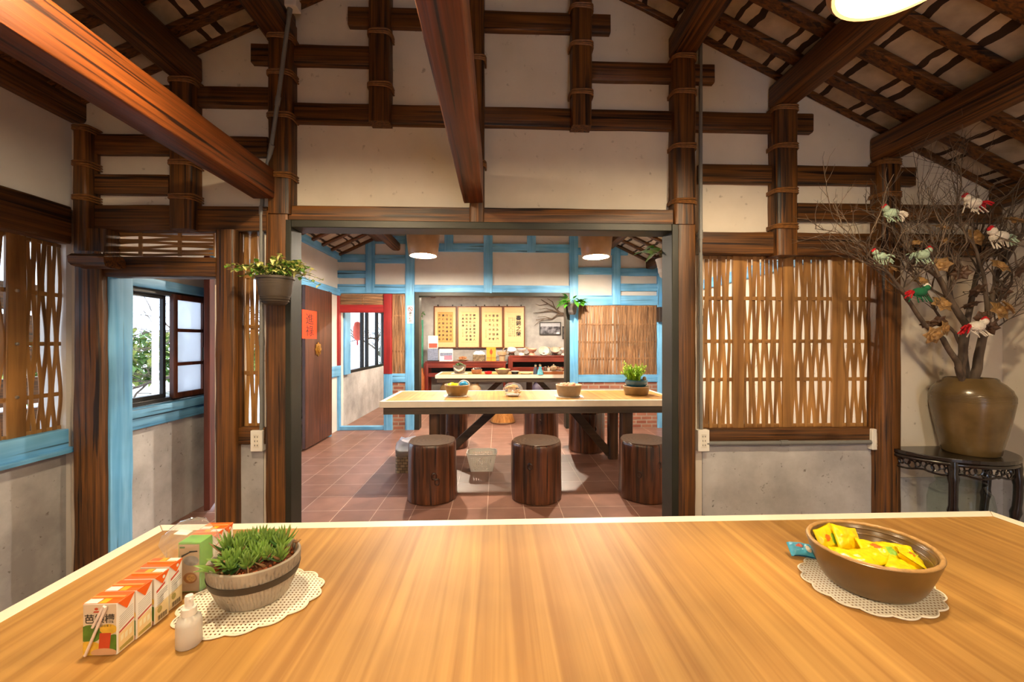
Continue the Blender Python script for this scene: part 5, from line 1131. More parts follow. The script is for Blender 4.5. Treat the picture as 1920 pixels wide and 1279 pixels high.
    if straw:
        sm = MB(); ys = y - 0.0032; sm.tube([(-0.0235, ys, 0.003), (0.0125, ys, 0.090), (0.0135, ys, 0.094), (0.0105, ys, 0.0955), (0.008, ys, 0.092), (-0.010, ys, 0.056)], 0.0026, 8)
        sm.build('straw', plain('straw_plastic', (232, 216, 204), 0.35, vary=0.02), t, smooth=True)
    return t
carton('nearest white juice carton with orange top, wrapped straw and big printed characters', -0.7255, 0.788, 'text', straw=True)
carton('second white juice carton in the row, side printed with grey text', -0.7235, 0.8265, 'text')
carton('third juice carton in the row, side with barcode and white dot on its flap', -0.7215, 0.8665, 'code', flip=True)
carton('fourth juice carton of the row, just before the bagged green carton', -0.727, 0.911, 'code', flip=True)
carton('juice carton close behind the bagged green carton', -0.728, 1.050, 'code', flip=True)
carton('rearmost juice carton, last of the row near the table edge', -0.728, 1.090, 'code')
# green drink carton in a plastic bag
t = thing('drink_carton', 'tall brown-fronted drink carton with green edges standing in a clear bag', 'drink carton', (-0.733, 0.998, ZT1 + 0.001))
W, D, Hh = 0.052, 0.040, 0.118; MB().box(-W / 2, W / 2, -D / 2, D / 2, 0, Hh).build('carton_body', plain('carton_lime', (126, 186, 74), 0.4, vary=0.1), t, bevel=0.0012)
y = -D / 2 - 0.0005; f = MB(); f.mi = 0; f.quad((-W / 2 + .002, y, 0.002), (W / 2 - .003, y, 0.002), (W / 2 - .003, y, Hh - 0.004), (-W / 2 + .002, y, Hh - 0.004))
f.mi = 1; disc(f, 0.002, 0.034, 0.016, 0.013, y - 0.0003); f.mi = 2; disc(f, 0.004, 0.034, 0.011, 0.009, y - 0.0005); f.mi = 3; disc(f, 0.004, 0.075, 0.018, 0.012, y - 0.0003); f.mi = 4; f.quad((-0.018, y - .0005, 0.083), (0.002, y - .0005, 0.094), (0.004, y - .0005, 0.098), (-0.018, y - .0005, 0.088)); f.quad((0.0, y - .0005, 0.094), (0.019, y - .0005, 0.096), (0.019, y - .0005, 0.099), (0.0, y - .0005, 0.098))
f.mi = 0; f.quad((-W / 2 + .003, y - .0006, 0.004), (W / 2 - .004, y - .0006, 0.004), (W / 2 - .004, y - .0006, 0.016), (-W / 2 + .003, y - .0006, 0.016)); f.mi = 5; f.quad((-0.022, y - .0006, 0.105), (-0.010, y - .0006, 0.105), (-0.010, y - .0006, 0.109), (-0.022, y - .0006, 0.109))
f.build('front_print', [plain('kraft', (196, 168, 134), 0.5, vary=0.05), plain('wood_spoon', (176, 116, 62), 0.5), plain('grain', (212, 162, 90), 0.6, vary=0.3, scale=200), plain('ash_print', (150, 146, 140), 0.5, vary=0.3, scale=90), INK, CGR], t)
bm = MB(); BFILM = pane('bag_film', (0.98, 0.98, 0.98), 0.10, 0.13)
nt = BFILM.node_tree; nz = nt.nodes.new('ShaderNodeTexNoise'); nz.inputs['Scale'].default_value = 55; nz.inputs['Detail'].default_value = 3; tcn = nt.nodes.new('ShaderNodeTexCoord'); nt.links.new(tcn.outputs['Object'], nz.inputs['Vector'])
bp = nt.nodes.new('ShaderNodeBump'); bp.inputs['Strength'].default_value = 0.45; bp.inputs['Distance'].default_value = 0.008; nt.links.new(nz.outputs['Fac'], bp.inputs['Height'])
for nd in nt.nodes:
    if nd.type == 'BSDF_GLOSSY': nt.links.new(bp.outputs['Normal'], nd.inputs['Normal'])
    if nd.type == 'LAYER_WEIGHT': nt.links.new(bp.outputs['Normal'], nd.inputs['Normal'])
rings = []
for i, (zz, kx, ky, ox) in enumerate(((0.001, 0.040, 0.030, 0.000), (0.04, 0.044, 0.032, -0.002), (0.085, 0.054, 0.036, -0.008), (0.112, 0.062, 0.036, -0.014), (0.130, 0.058, 0.032, -0.014), (0.148, 0.044, 0.026, -0.010), (0.160, 0.028, 0.018, -0.006), (0.166, 0.012, 0.008, -0.004))):
    ring = []
    for j in range(48):
        a = 2 * pi * j / 48; q = 1 + 0.20 * noise.noise(Vector((3.2 * cos(a), 3.2 * sin(a), zz * 45))) + 0.07 * noise.noise(Vector((9 * cos(a), 9 * sin(a), zz * 90)))
        c_, s_ = cos(a), sin(a); e_ = 0.7 if i < 3 else 1
        ring.append((ox + kx * q * math.copysign(abs(c_) ** e_, c_), ky * q * math.copysign(abs(s_) ** e_, s_), zz + 0.006 * noise.noise(Vector((4 * cos(a), 4 * sin(a), i)))))
    rings.append(ring)
bm.loft(rings, True)
tag(bm.build('plastic_bag', BFILM, None, (-0.733, 0.998, ZT1 + 0.001), smooth=True), 'crumpled clear plastic bag pulled over the green-edged drink carton', 'plastic bag')
MB().bar((0, 0, 0), (0.028, 0.002, -0.004), 0.022, 0.0015, segs=4, jit=0.2, rnd=0.6).build('white_sticker', PAPER, bpy.data.objects['plastic_bag']).location = (-0.024, -0.026, 0.147)
# spray bottle
sb = PZ(350, 1213, ZT1); t = thing('spray_bottle', 'small frosted spray bottle with white cap on the foreground table', 'bottle', (sb.x, sb.y + 0.006, ZT1 + 0.0005))
m, nt, b = new_mat('milky_plastic'); b.inputs['Base Color'].default_value = srgb(236, 230, 222); b.inputs['Roughness'].default_value = 0.3; b.inputs['Transmission Weight'].default_value = 0.35; b.inputs['Subsurface Weight'].default_value = 0.3; b.inputs['Subsurface Radius'].default_value = (0.02, 0.02, 0.02); MILK = m
MB().lathe([(0, 0), (0.019, 0), (0.0215, 0.003), (0.0215, 0.044), (0.019, 0.053), (0.012, 0.059), (0.0105, 0.062), (0, 0.062)], 32).build('bottle_body', MILK, t, smooth=True)
MB().lathe([(0, 0.060), (0.0125, 0.060), (0.0125, 0.074), (0.0075, 0.077), (0, 0.077)], 28, wob=lambda a, z: 1 + 0.02 * sin(20 * a)).build('collar', WHITEP, t, smooth=True)
h_ = MB(); h_.lathe([(0, 0.076), (0.007, 0.076), (0.0075, 0.092), (0.0065, 0.097), (0, 0.0985)], 20); h_.tube([(0.004, -0.003, 0.091), (0.010, -0.006, 0.0915)], 0.003, 8); h_.build('spray_head', WHITEP, t, smooth=True)

# ------------------------------------------------------------------ wall planters
IVY = plain('ivy_green', (92, 138, 44), 0.45, vary=0.3, scale=40); IVYC = plain('ivy_cream', (208, 208, 132), 0.45, vary=0.25, scale=60); POTH = plain('pothos_green', (70, 140, 36), 0.35, vary=0.35, scale=14, spec=0.6)
POTD = plain('taupe_pot', (64, 54, 44), 0.5, vary=0.12); 
a = P(517, 520, 2.19); c = P(517, 572, 2.19)
t = thing('wall_planter', 'ribbed taupe half-round wall pot of cream-variegated ivy on the post', 'potted plant', (a.x, 2.185, c.z)); hp = a.z - c.z
MB().lathe([(0, 0), (0.05, 0), (0.062, 0.012), (0.080, 0.06), (0.090, hp - 0.012), (0.097, hp - 0.012), (0.097, hp), (0.084, hp), (0.07, 0.04), (0, 0.03)], 48, sy=0.86, wob=None).build('pot', POTD, t, smooth=True)
for k in range(9):
    z = 0.018 + k * 0.013; rr = 0.063 + 0.026 * min(1, z / (hp - 0.01)) ** 0.75
    MB().ring([(rr * cos(q), rr * 0.86 * sin(q), z) for q in [2 * pi * j / 40 for j in range(40)]], 0.0022, 5).build('rib', POTD, t, smooth=True)
MB().box(-0.03, 0.03, 0.07, 0.09, hp * 0.5, hp * 0.9).build('hook', BLACKM, t)
fm = MB(); st = MB()
def ivyleaf(p, d, s):
    fm.mi = 1 if RND.random() < 0.55 else 0; fm.leaf(p, d, s, s * 0.95, 0.35, 4, fold=0.15, k=0.65)
    if fm.mi == 0 and RND.random() < 0.6: fm.mi = 1; fm.leaf(Vector(p) + Vector((0, -0.001, 0.0015)), d, s * 0.5, s * 0.3, 0.2, 3)
for i in range(52):
    tx = RND.uniform(-0.20, 0.20) if i < 22 else RND.uniform(0.02, 0.20); tz = RND.uniform(0.01, 0.13) * (1 - abs(tx) / 0.34); ty = RND.uniform(-0.09, 0.04)
    if i == 30: tx, ty, tz = 0.265, -0.03, -0.02
    if i == 31: tx, ty, tz = 0.24, -0.02, -0.045
    if i == 32: tx, ty, tz = -0.215, -0.02, 0.035
    p0 = Vector((RND.uniform(-0.05, 0.05), RND.uniform(-0.04, 0.03), hp - 0.01)); p2 = Vector((tx, ty, hp + tz)); p1 = (p0 + p2) / 2 + Vector((0, 0, 0.06)); pts = []
    for k in range(9): f = k / 8; pts.append(p0 * (1 - f) ** 2 + p1 * 2 * f * (1 - f) + p2 * f * f)
    st.tube(pts, 0.0014, 4)
    for k in range(2, 9):
        for _ in range(2 if k < 8 else 3): ivyleaf(pts[k], (RND.gauss(0, 1), RND.gauss(-0.6, 0.7), RND.gauss(0.3, 0.7)), RND.uniform(0.017, 0.030))
st.build('stems', plain('vine_stem', (96, 92, 40), 0.6), t); fm.build('foliage', [IVY, IVYC], t)
def pothos(label, x, Y, z, r, hgt, potm, n, R, seed, up=0.5, bias=(0, 0, 0)):
    t = thing('wall_planter', label, 'potted plant', (x, Y, z)); rr = random.Random(seed)
    MB().lathe([(0, 0), (r * 0.6, 0), (r * 0.7, 0.01), (r, hgt - 0.012), (r * 1.06, hgt), (r * 0.92, hgt), (r * 0.8, 0.03), (0, 0.03)], 36, wob=lambda a, z_: 1 + 0.012 * sin(18 * a)).build('pot', potm, t, smooth=True)
    MB().box(-0.02, 0.02, r * 0.8, r * 1.15, hgt * 0.4, hgt * 0.8).build('hook', BLACKM, t)
    fm = MB(); st = MB()
    for i in range(n):
        a = rr.uniform(0, 2 * pi); L = R * rr.uniform(0.5, 1.0); d = Vector((cos(a) + bias[0], sin(a) * 0.7 - 0.2 + bias[1], rr.uniform(0.1, 1) * up * 2 + bias[2])).normalized(); p0 = Vector((0, 0, hgt * 0.9)); p2 = p0 + d * L
        st.tube([p0, p0.lerp(p2, 0.5) + Vector((0, 0, 0.02)), p2], 0.002, 4)
        fm.leaf(p2, (d.x, d.y - 0.2, rr.uniform(-0.7, 0.4)), rr.uniform(0.8, 1.25) * R * 0.62, R * 0.36, 0.25, 5, k=0.7)
    st.build('stems', plain('vine_stem', (96, 92, 40), 0.6), t); fm.build('foliage', POTH, t, smooth=True); return t
v = P(1073, 590, 6.13); pothos('dark grey wall pot of glossy green pothos on the blue post by the reed panel', v.x, 6.13, v.z, 0.075, P(1073, 572, 6.13).z - v.z, plain('dark_pot', (84, 78, 76), 0.45), 54, 0.19, 4, up=0.42, bias=(0, -0.5, 0))
v = P(1251, 520, 2.60); pothos('white wall pot of pothos leaves half hidden behind the steel jamb', v.x + 0.005, 2.60, v.z, 0.075, 0.12, CERW, 13, 0.17, 9, up=0.5, bias=(-0.75, 0.0, 0.5))
v = P(785, 601, 9.8); t_ = pothos('yellow-green trailing plant in a pale pot by the green door', v.x, 9.815, P(785, 603, 9.8).z, 0.07, 0.12, CERW, 18, 0.18, 14, up=0.6, bias=(0, -0.5, 0))

# ------------------------------------------------------------------ conduits, outlets, small wall things
def pipe(name, label, pts, r, cat='conduit'):
    o0 = Vector(pts[0]); t = thing(name, label, cat, o0); MB().tube([Vector(p) - o0 for p in pts], r, 12).build('pipe', GREYP, t, smooth=True)
    for i in range(1, len(pts) - 1):
        p_ = Vector(pts[i]) - o0; d = (Vector(pts[i + 1]) - Vector(pts[i])).normalized(); MB().tube([p_ - d * 0.025, p_ + d * 0.025], r * 1.25, 12).build('coupling', GREYP, t, smooth=True)
    return t
a = P(543, 20, 2.245); b1 = P(497, 372, 2.245); b2 = P(490.5, 390, 2.30); c = P(490.5, 640, 2.33); d = P(490.5, 806, 2.333)
pipe('conduit', 'grey conduit slanting down across the post to the outlet by the opening', [P(544, 3, 2.245), a, P(521, 190, 2.25), P(508, 280, 2.256), P(494.5, 338, 2.325), P(490.5, 395, 2.333), c, d], 0.011)
MB().box(-0.035, 0.035, -0.03, 0.03, -0.03, 0.03).build('junction_box', WHITEP, None, P(548, 8, 2.25), bevel=0.004); tag(bpy.data.objects['junction_box'], 'small pale junction box at the head of the slanting conduit', 'junction box')
pipe('conduit', 'tall vertical grey conduit beside the post right of the wide opening', [P(1313.5, 75, 2.335), P(1313.5, 440, 2.315), P(1313.5, 600, 2.33), P(1314, 807, 2.335)], 0.011)
pipe('conduit', 'horizontal grey conduit running under the wide lattice between two outlets', [P(1324, 831.5, 2.325), P(1470, 830.5, 2.325), P(1632, 829, 2.325)], 0.013)
def outlet(label, x0, x1, y0, y1):
    a, c = P(x0, y0, 2.335), P(x1, y1, 2.335); W, Hh = c.x - a.x, a.z - c.z; t = thing('outlet', label, 'electrical outlet', ((a.x + c.x) / 2, 2.335, (a.z + c.z) / 2))
    MB().box(-W / 2, W / 2, -0.022, 0.016, -Hh / 2, Hh / 2).build('cover', WHITEP, t, bevel=0.004)
    spl = MB().box(-W * 0.24, W * 0.24, -0.024, -0.020, -Hh * 0.32, Hh * 0.32).build('socket_plate', plain('socket_cream', (224, 218, 206), 0.4), t, bevel=0.001)
    for k in (-1, 0, 1): f = MB(); [f.box(s * 0.007 - 0.0015, s * 0.007 + 0.0015, -0.0248, -0.0238, k * Hh * 0.2 - 0.005, k * Hh * 0.2 + 0.005) for s in (-1, 1)]; f.build('socket_slot', INK, spl)
outlet('white outlet box by the hanging ivy side, under the slanting conduit', 473.5, 496, 806, 845)
outlet('white outlet box at the end of the lattice nearest the wide opening', 1305.5, 1327, 805, 845)
outlet('white outlet box at the lattice end nearest the half-moon table', 1629.5, 1650.5, 803.5, 842)
v = P(769.5, 590, YB - 0.055); ns = MB().box(-0.046, 0.046, 0, 0.002, -0.135, 0.135).build('no_smoking_sign', plain('sign_white', (236, 236, 236), 0.5, vary=0.02), None, (v.x, YB - 0.056, v.z)); tag(ns, 'narrow white no smoking sign with red symbol on the blue post', 'sign')
SR = plain('sign_red', (206, 40, 44), 0.5, vary=0.03); sr = MB(); sr.ring([(0.032 * cos(q), -0.002, 0.085 + 0.032 * sin(q)) for q in [2 * pi * j / 32 for j in range(32)]], 0.005, 6); sr.bar((-0.024, -0.002, 0.109), (0.024, -0.002, 0.061), 0.003, 0.009, segs=2, jit=0); sr.build('prohibition_symbol', SR, ns, smooth=True)
MB().box(-0.022, 0.016, -0.003, -0.0005, 0.080, 0.088).build('cigarette_mark', INK, ns)
text('請\n勿\n吸\n菸', 0.042, plain('sign_grey', (70, 64, 70), 0.5), 'lettering', ns, T(0, -0.003, -0.045) @ FRONT, bold=0.001)
v = P(1240, 590, YB - 0.1); sp_ = MB().box(-0.06, 0.07, -0.06, 0.05, -0.115, 0.115).build('wall_speaker', plain('speaker_brown', (50, 38, 32), 0.5), None, (v.x, YB - 0.11, v.z), bevel=0.006); tag(sp_, 'small dark box speaker on the far blue corner post', 'speaker')
MB().lathe([(0, 0), (0.03, 0), (0.034, 0.005), (0, 0.006)], 20).build('speaker_cone', BLACKM, sp_, (0, -0.066, -0.02), smooth=True).rotation_euler = (pi / 2, 0, 0)

# ------------------------------------------------------------------ half-moon stand, jar and branches
BLK = plain('black_lacquer', (24, 18, 16), 0.22, vary=0.3, scale=20, spec=0.6, coat=0.3)
HC = Vector((2.672, 2.325)); HR = 0.325; HZ = 0.742
t = thing('half_moon_stand', 'black carved half-moon stand with bamboo-shaped legs in the corner', 'stand', (HC.x, HC.y, 0))
def arc(r, n=28, a0=pi, a1=2 * pi): return [(r * cos(a0 + (a1 - a0) * i / n), r * sin(a0 + (a1 - a0) * i / n)) for i in range(n + 1)]
MB().slab(arc(HR), HZ - 0.022, HZ).build('top', BLK, t, bevel=0.004)
MB().tube([(x, y, HZ - 0.034) for x, y in arc(HR * 0.965)], 0.012, 8).build('edge_moulding', BLK, t, smooth=True)
ap = MB(); pts = arc(HR * 0.93, 40)
ap.tube([(x, y, HZ - 0.085 - 0.018 * abs(sin(i * pi / 40 * 6))) for i, (x, y) in enumerate(pts)], 0.006, 6)
for i in range(1, 40):
    x, y = pts[i]; x2, y2 = pts[i - 1]; tx = Vector((x - x2, y - y2, 0)).normalized(); zc = HZ - 0.066 + 0.010 * sin(i * 2.1); r_ = 0.014 + 0.004 * sin(i * 1.7)
    ap.ring([Vector((x, y, zc)) + tx * r_ * cos(q) + Vector((0, 0, r_ * 1.3 * sin(q))) for q in [2 * pi * j / 12 for j in range(12)]], 0.0042, 5)
ap.build('carved_apron', BLK, t, smooth=True)
for a_ in (pi + 0.03, pi + 0.92, pi + 2.05, 2 * pi - 0.03):
    lx, ly = HR * 0.93 * cos(a_), HR * 0.93 * sin(a_); o_ = Vector((cos(a_), sin(a_), 0)); lm = MB(); pts_ = []; rd = []
    for k in range(25):
        f = k / 24; z = (HZ - 0.022) * (1 - f); off = 0.012 * sin(f * pi * 2.2) - 0.03 * max(0, f - 0.1) + 0.02 * f * f
        pts_.append(Vector((lx, ly, z)) + o_ * off); rd.append(0.020 * (1.0 + (0.28 if k % 6 == 3 else 0) - 0.15 * f) * (1.25 if f < 0.08 else 1))
    lm.tube(pts_, rd, 12).build('leg', BLK, t, smooth=True)
PC = (2.705, 2.178)
t = thing('stoneware_jar', 'big shouldered brown glazed jar standing on the half-moon stand', 'jar', (PC[0], PC[1], HZ + 0.001))
JARM = plain('olive_brown_glaze', (98, 78, 46), 0.24, vary=0.28, scale=7, bump=0.05, spec=0.65)
pr = [(0, 0), (0.112, 0), (0.118, 0.008), (0.126, 0.05), (0.142, 0.13), (0.158, 0.22), (0.168, 0.29), (0.168, 0.325), (0.156, 0.365), (0.132, 0.395), (0.112, 0.41), (0.108, 0.422), (0.100, 0.428), (0.092, 0.42), (0.094, 0.40), (0.13, 0.37), (0.14, 0.3), (0, 0.28)]
MB().lathe(pr, 56).build('jar_body', JARM, t, smooth=True)
for k in range(12): z = 0.300 + k * 0.007; rr = 0.1685 - max(0, (z - 0.325)) ** 1.35 * 1.35; MB().ring([(rr * cos(q), rr * sin(q), z) for q in [2 * pi * j / 56 for j in range(56)]], 0.0018, 5).build('turned_ring', JARM, t, smooth=True)
BARK = wood('grey_bark', (62, 50, 40), (112, 94, 78), 'z', rough=0.8, crack=0.2, bump=0.5)
AO = Vector((PC[0], PC[1], HZ + 0.29))
t = thing('branch_arrangement', 'tall bare branches with tan dried flowers and yarn roosters in the brown jar', 'dried arrangement', AO)
bmesh_ = MB(); tw = MB(); tips = []
def limb(pl, r0, r1, Y0, Y1, n=5):
    pts = [];
    N = len(pl)
    for i, (px, py) in enumerate(pl):
        pts.append(P(px, py, Y0 + (Y1 - Y0) * i / (N - 1)) - AO)
    fine = []; rd = []
    for i in range(N - 1):
        for k in range(n):
            f = k / n; q = pts[i].lerp(pts[i + 1], f); q += Vector((noise.noise(q * 9), noise.noise(q * 9 + Vector((5, 0, 0))), 0)) * 0.008; fine.append(q); g = (i + f) / (N - 1); rd.append(r0 + (r1 - r0) * g)
    fine.append(pts[-1]); rd.append(r1); bmesh_.tube(fine, rd, 9); return fine, rd
limbs = [limb(p_, r0, r1, y0, y1) for p_, r0, r1, y0, y1 in (
    ([(1812, 735), (1800, 690), (1803, 655), (1810, 610), (1785, 567), (1760, 520), (1742, 507), (1722, 492), (1705, 470)], 0.024, 0.005, 2.17, 2.02),
    ([(1818, 735), (1833, 690), (1840, 647), (1850, 597), (1860, 555), (1867, 520), (1890, 480), (1917, 442)], 0.024, 0.007, 2.18, 2.12),
    ([(1808, 730), (1795, 680), (1767, 635), (1735, 610), (1700, 560), (1675, 520), (1652, 500), (1630, 482)], 0.016, 0.004, 2.15, 1.98),
    ([(1812, 735), (1806, 660), (1812, 610), (1820, 567), (1830, 522), (1842, 490), (1836, 455), (1846, 410)], 0.020, 0.004, 2.18, 2.22),
    ([(1850, 597), (1845, 535), (1838, 490), (1820, 450), (1800, 420)], 0.011, 0.004, 2.15, 2.05),
    ([(1785, 567), (1780, 540), (1777, 510), (1772, 478), (1785, 440)], 0.011, 0.003, 2.12, 2.2),
    ([(1840, 647), (1866, 603), (1895, 577), (1935, 560)], 0.008, 0.003, 2.17, 2.1),
    ([(1803, 655), (1790, 625), (1765, 600), (1748, 575), (1735, 545), (1715, 520)], 0.009, 0.003, 2.16, 2.08),
    ([(1867, 520), (1885, 470), (1880, 430), (1895, 390)], 0.008, 0.003, 2.13, 2.2),
    ([(1838, 650), (1860, 620), (1890, 600), (1925, 585)], 0.005, 0.002, 2.17, 2.12),
    ([(1760, 520), (1748, 490), (1750, 455), (1740, 420)], 0.007, 0.003, 2.03, 2.1))]
def inside(p_):
    w_ = p_ + AO; return w_.y < YA - 0.06 and w_.x < XR - 0.05 and w_.z < zr(w_.x) - 0.12 and not (w_.z > 2.1 and w_.y > 2.2)
def grow(p_, d, L, r, depth):
    pts = [p_]; q = p_.copy(); dd = d.normalized(); n = max(3, int(L / 0.035))
    for i in range(n):
        dd = (dd + Vector((RND.gauss(0, 0.20), RND.gauss(0, 0.16), RND.gauss(0.05, 0.14)))).normalized(); q = q + dd * L / n
        if not inside(q): break
        pts.append(q.copy())
    if len(pts) < 2: return
    tw.tube(pts, [r * (1 - 0.65 * i / (len(pts) - 1)) for i in range(len(pts))], 5 if r > 0.002 else 4)
    tips.append(pts[-1])
    if depth > 0:
        for i in range(1, len(pts)):
            if RND.random() < 0.50:
                sd = Vector((RND.gauss(0, 1), RND.gauss(0, 0.7), RND.gauss(0.2, 0.6))).normalized()
                grow(pts[i], dd * 0.9 + sd * 0.75, L * RND.uniform(0.35, 0.62), r * 0.62, depth - 1)
for li, (pts, rd) in enumerate(limbs):
    N = len(pts); k0 = int(N * (0.5 if li < 4 else 0.35))
    for i in range(k0, N, 2):
        d = (pts[min(i + 1, N - 1)] - pts[i - 1]).normalized(); out = Vector((RND.uniform(-1, 0.75), RND.gauss(-0.1, 0.45), RND.uniform(0.15, 1.0)))
        grow(pts[i], d * 0.6 + out, RND.uniform(0.20, 0.40), max(0.0022, rd[i] * 0.5), 2)
    for _ in range(3): grow(pts[-1], (pts[-1] - pts[-3]).normalized() + Vector((RND.gauss(0, .5), RND.gauss(0, .3), RND.gauss(0.3, .4))), RND.uniform(0.22, 0.42), max(0.0024, rd[-1] * 0.9), 2)
bmesh_.build('branches', BARK, t, smooth=True); o = tw.build('twigs', BARK, t, smooth=True); o['kind'] = 'stuff'
PODL = plain('dried_pod_tan', (150, 114, 68), 0.5, vary=0.3, scale=30); PODD = plain('dried_pod_shaded', (74, 48, 28), 0.6, vary=0.3, scale=30)  # second is a shaded copy for flowers turned from the light
def flower(px, py, r, d, dark, Y):
    mb = MB(); d = Vector(d).normalized(); M = d.to_track_quat('Z', 'Y').to_matrix()
    for ring_, (n, el, L, w_) in enumerate(((6, 0.35, 1.0, 1.0), (5, 0.75, 0.75, 0.85))):
        for k in range(n):
            a = 2 * pi * k / n + ring_ * 0.5; dd = M @ Vector((cos(a) * cos(el), sin(a) * cos(el), sin(el)))
            mb.leaf((0, 0, 0), dd, r * L, r * w_, -0.25, 4, up=-d if False else M @ Vector((0, 0, -1)), fold=-0.25, k=0.55)
    mb.ball(tuple(M @ Vector((0, 0, r * 0.12))), r * 0.24, 10, 6)
    mb.ring([tuple(M @ Vector((r * 0.36 * cos(q), r * 0.36 * sin(q), r * 0.22))) for q in [2 * pi * j / 16 for j in range(16)]], r * 0.06, 5)
    o = mb.build('dried_flower', PODD if dark else PODL, t, P(px, py, Y) - AO, smooth=True); sm = o.modifiers.new('petal', 'SOLIDIFY'); sm.thickness = 0.0016
    if dark: o['label'] = 'flower seen from behind, shade put into its colour'
for zx, zy, s_, dr, dk in ((425, 275, 1, (0.1, -0.5, 0.9), 0), (435, 372, 1, (0, -0.6, 0.8), 0), (660, 345, 1.15, (-0.1, -1, 0.15), 0), (850, 560, 1.1, (0.1, -0.8, 0.6), 0), (255, 672, 0.95, (-0.1, -0.7, 0.7), 0), (415, 845, 1.1, (-0.1, -0.9, 0.5), 0),
                           (840, 895, 1.25, (0.1, -0.95, 0.35), 0), (910, 870, 1, (0.6, -0.6, 0.5), 0), (350, 1072, 1.1, (-0.1, -0.9, -0.2), 0), (432, 1022, 1.0, (0.3, -1, 0), 0), (325, 1000, 0.8, (-0.6, -0.3, 0.9), 1), (405, 975, 0.8, (0.3, 0.8, 0.5), 1), (40, 582, 0.85, (0.2, -0.5, 0.8), 0),
                           (420, 548, 0.95, (-0.8, -0.7, 0.1), 0), (520, 565, 1.0, (0.3, 0.9, 0.1), 1), (570, 605, 0.9, (0.8, 0.6, -0.1), 1), (700, 745, 1.0, (0, 0.8, 0.6), 1), (870, 757, 1.0, (0.5, 0.7, 0.4), 1), (650, 858, 1.05, (-0.1, 0.4, 0.9), 1), (965, 225, 1.1, (0.3, -0.4, 0.9), 0), (780, 470, 1.1, (0, 0.8, 0.5), 1),
                           (935, 375, 1.0, (0.4, 0.8, 0.4), 1), (790, 1022, 0.9, (0.4, 0.8, 0.2), 1), (212, 392, 0.9, (-0.3, -0.3, 0.9), 0), (1035, 590, 1.0, (-0.2, 0.8, 0.4), 1), (735, 945, 0.9, (0.2, 0.9, 0.1), 1)):
    flower(1660 + zx / 4, 360 + zy / 4, 0.052 * s_, dr, dk, RND.uniform(2.02, 2.12))
YW = plain('yarn_white', (232, 222, 208), 0.9, vary=0.08, scale=200, bump=0.6); YR = plain('yarn_red', (196, 20, 34), 0.9, vary=0.15, scale=200, bump=0.6); YG = plain('yarn_mint', (176, 200, 176), 0.9, vary=0.1, scale=200, bump=0.6); YD = plain('yarn_green', (20, 96, 60), 0.9, vary=0.15, scale=200)
def rooster(px, py, body, comb, tail, sgn, Y, s=1.0):
    mb = MB(); mb.mi = 0; mb.ball((0, 0, 0), 0.026 * s, 14, 9, 1.25, 0.9, 0.85); mb.ball((-sgn * 0.03 * s, -0.004, 0.02 * s), 0.015 * s, 12, 8)
    mb.mi = 1
    for k in range(5): mb.ball((-sgn * (0.024 + 0.005 * k) * s, -0.004, (0.036 - 0.004 * abs(k - 2)) * s), 0.007 * s, 8, 5)
    mb.mi = 2
    for k in range(9):
        a = RND.uniform(-0.5, 0.6); d = Vector((sgn * cos(a), RND.gauss(0, 0.3), sin(a) * 0.8 - 0.25)).normalized(); p0 = Vector((sgn * 0.02 * s, 0, 0.004)); mb.tube([p0, p0 + d * 0.03 * s, p0 + d * 0.05 * s + Vector((0, 0, -0.014 * s))], 0.0030 * s, 5)
    mb.mi = 0
    for k in range(8): d = Vector((RND.gauss(0, 0.5), -0.5 + RND.gauss(0, 0.3), -1)).normalized(); mb.tube([(0.01 * k * s - 0.035 * s, 0, -0.012 * s), Vector((0.01 * k * s - 0.035 * s, 0, -0.012 * s)) + d * 0.04 * s], 0.0022 * s, 4)
    mb.build('yarn_rooster', [body, comb, tail], t, P(px, py, Y) - AO, smooth=True)
for px, py, bo, co, ta, sg, s_ in ((1824, 381, YW, YR, YR, 1, 1), (1671, 400, YG, YR, YW, 1, 0.9), (1650, 481, YG, YR, YG, 1, 0.8), (1728, 478, YG, YR, YG, -1, 0.9), (1873, 444, YW, YR, YG, 1, 1.1), (1724, 548, YD, YW, YR, -1, 0.9), (1831, 612, YW, YR, YR, -1, 1)):
    rooster(px, py, bo, co, ta, sg, 2.02, s_ * 1.25)
GJ = pane('thick_glass', (0.86, 0.90, 0.86), 0.14)
gj = thing('glass_jar', 'large clear lidded glass jar on the floor under the half-moon stand', 'jar', (2.66, 2.19, 0.0))
mb = MB(); rings = [[(r * cos(2 * pi * j / 40), r * sin(2 * pi * j / 40), z) for j in range(40)] for r, z in ((0.001, 0.004), (0.125, 0.004), (0.135, 0.02), (0.135, 0.46), (0.125, 0.52), (0.10, 0.55), (0.095, 0.57))]
mb.loft(rings, False).build('jar_body', GJ, gj, smooth=True)
MB().lathe([(0.0, 0.57), (0.10, 0.57), (0.105, 0.58), (0.05, 0.605), (0.02, 0.61), (0.022, 0.635), (0, 0.64)], 32).build('lid', GJ, gj, smooth=True)

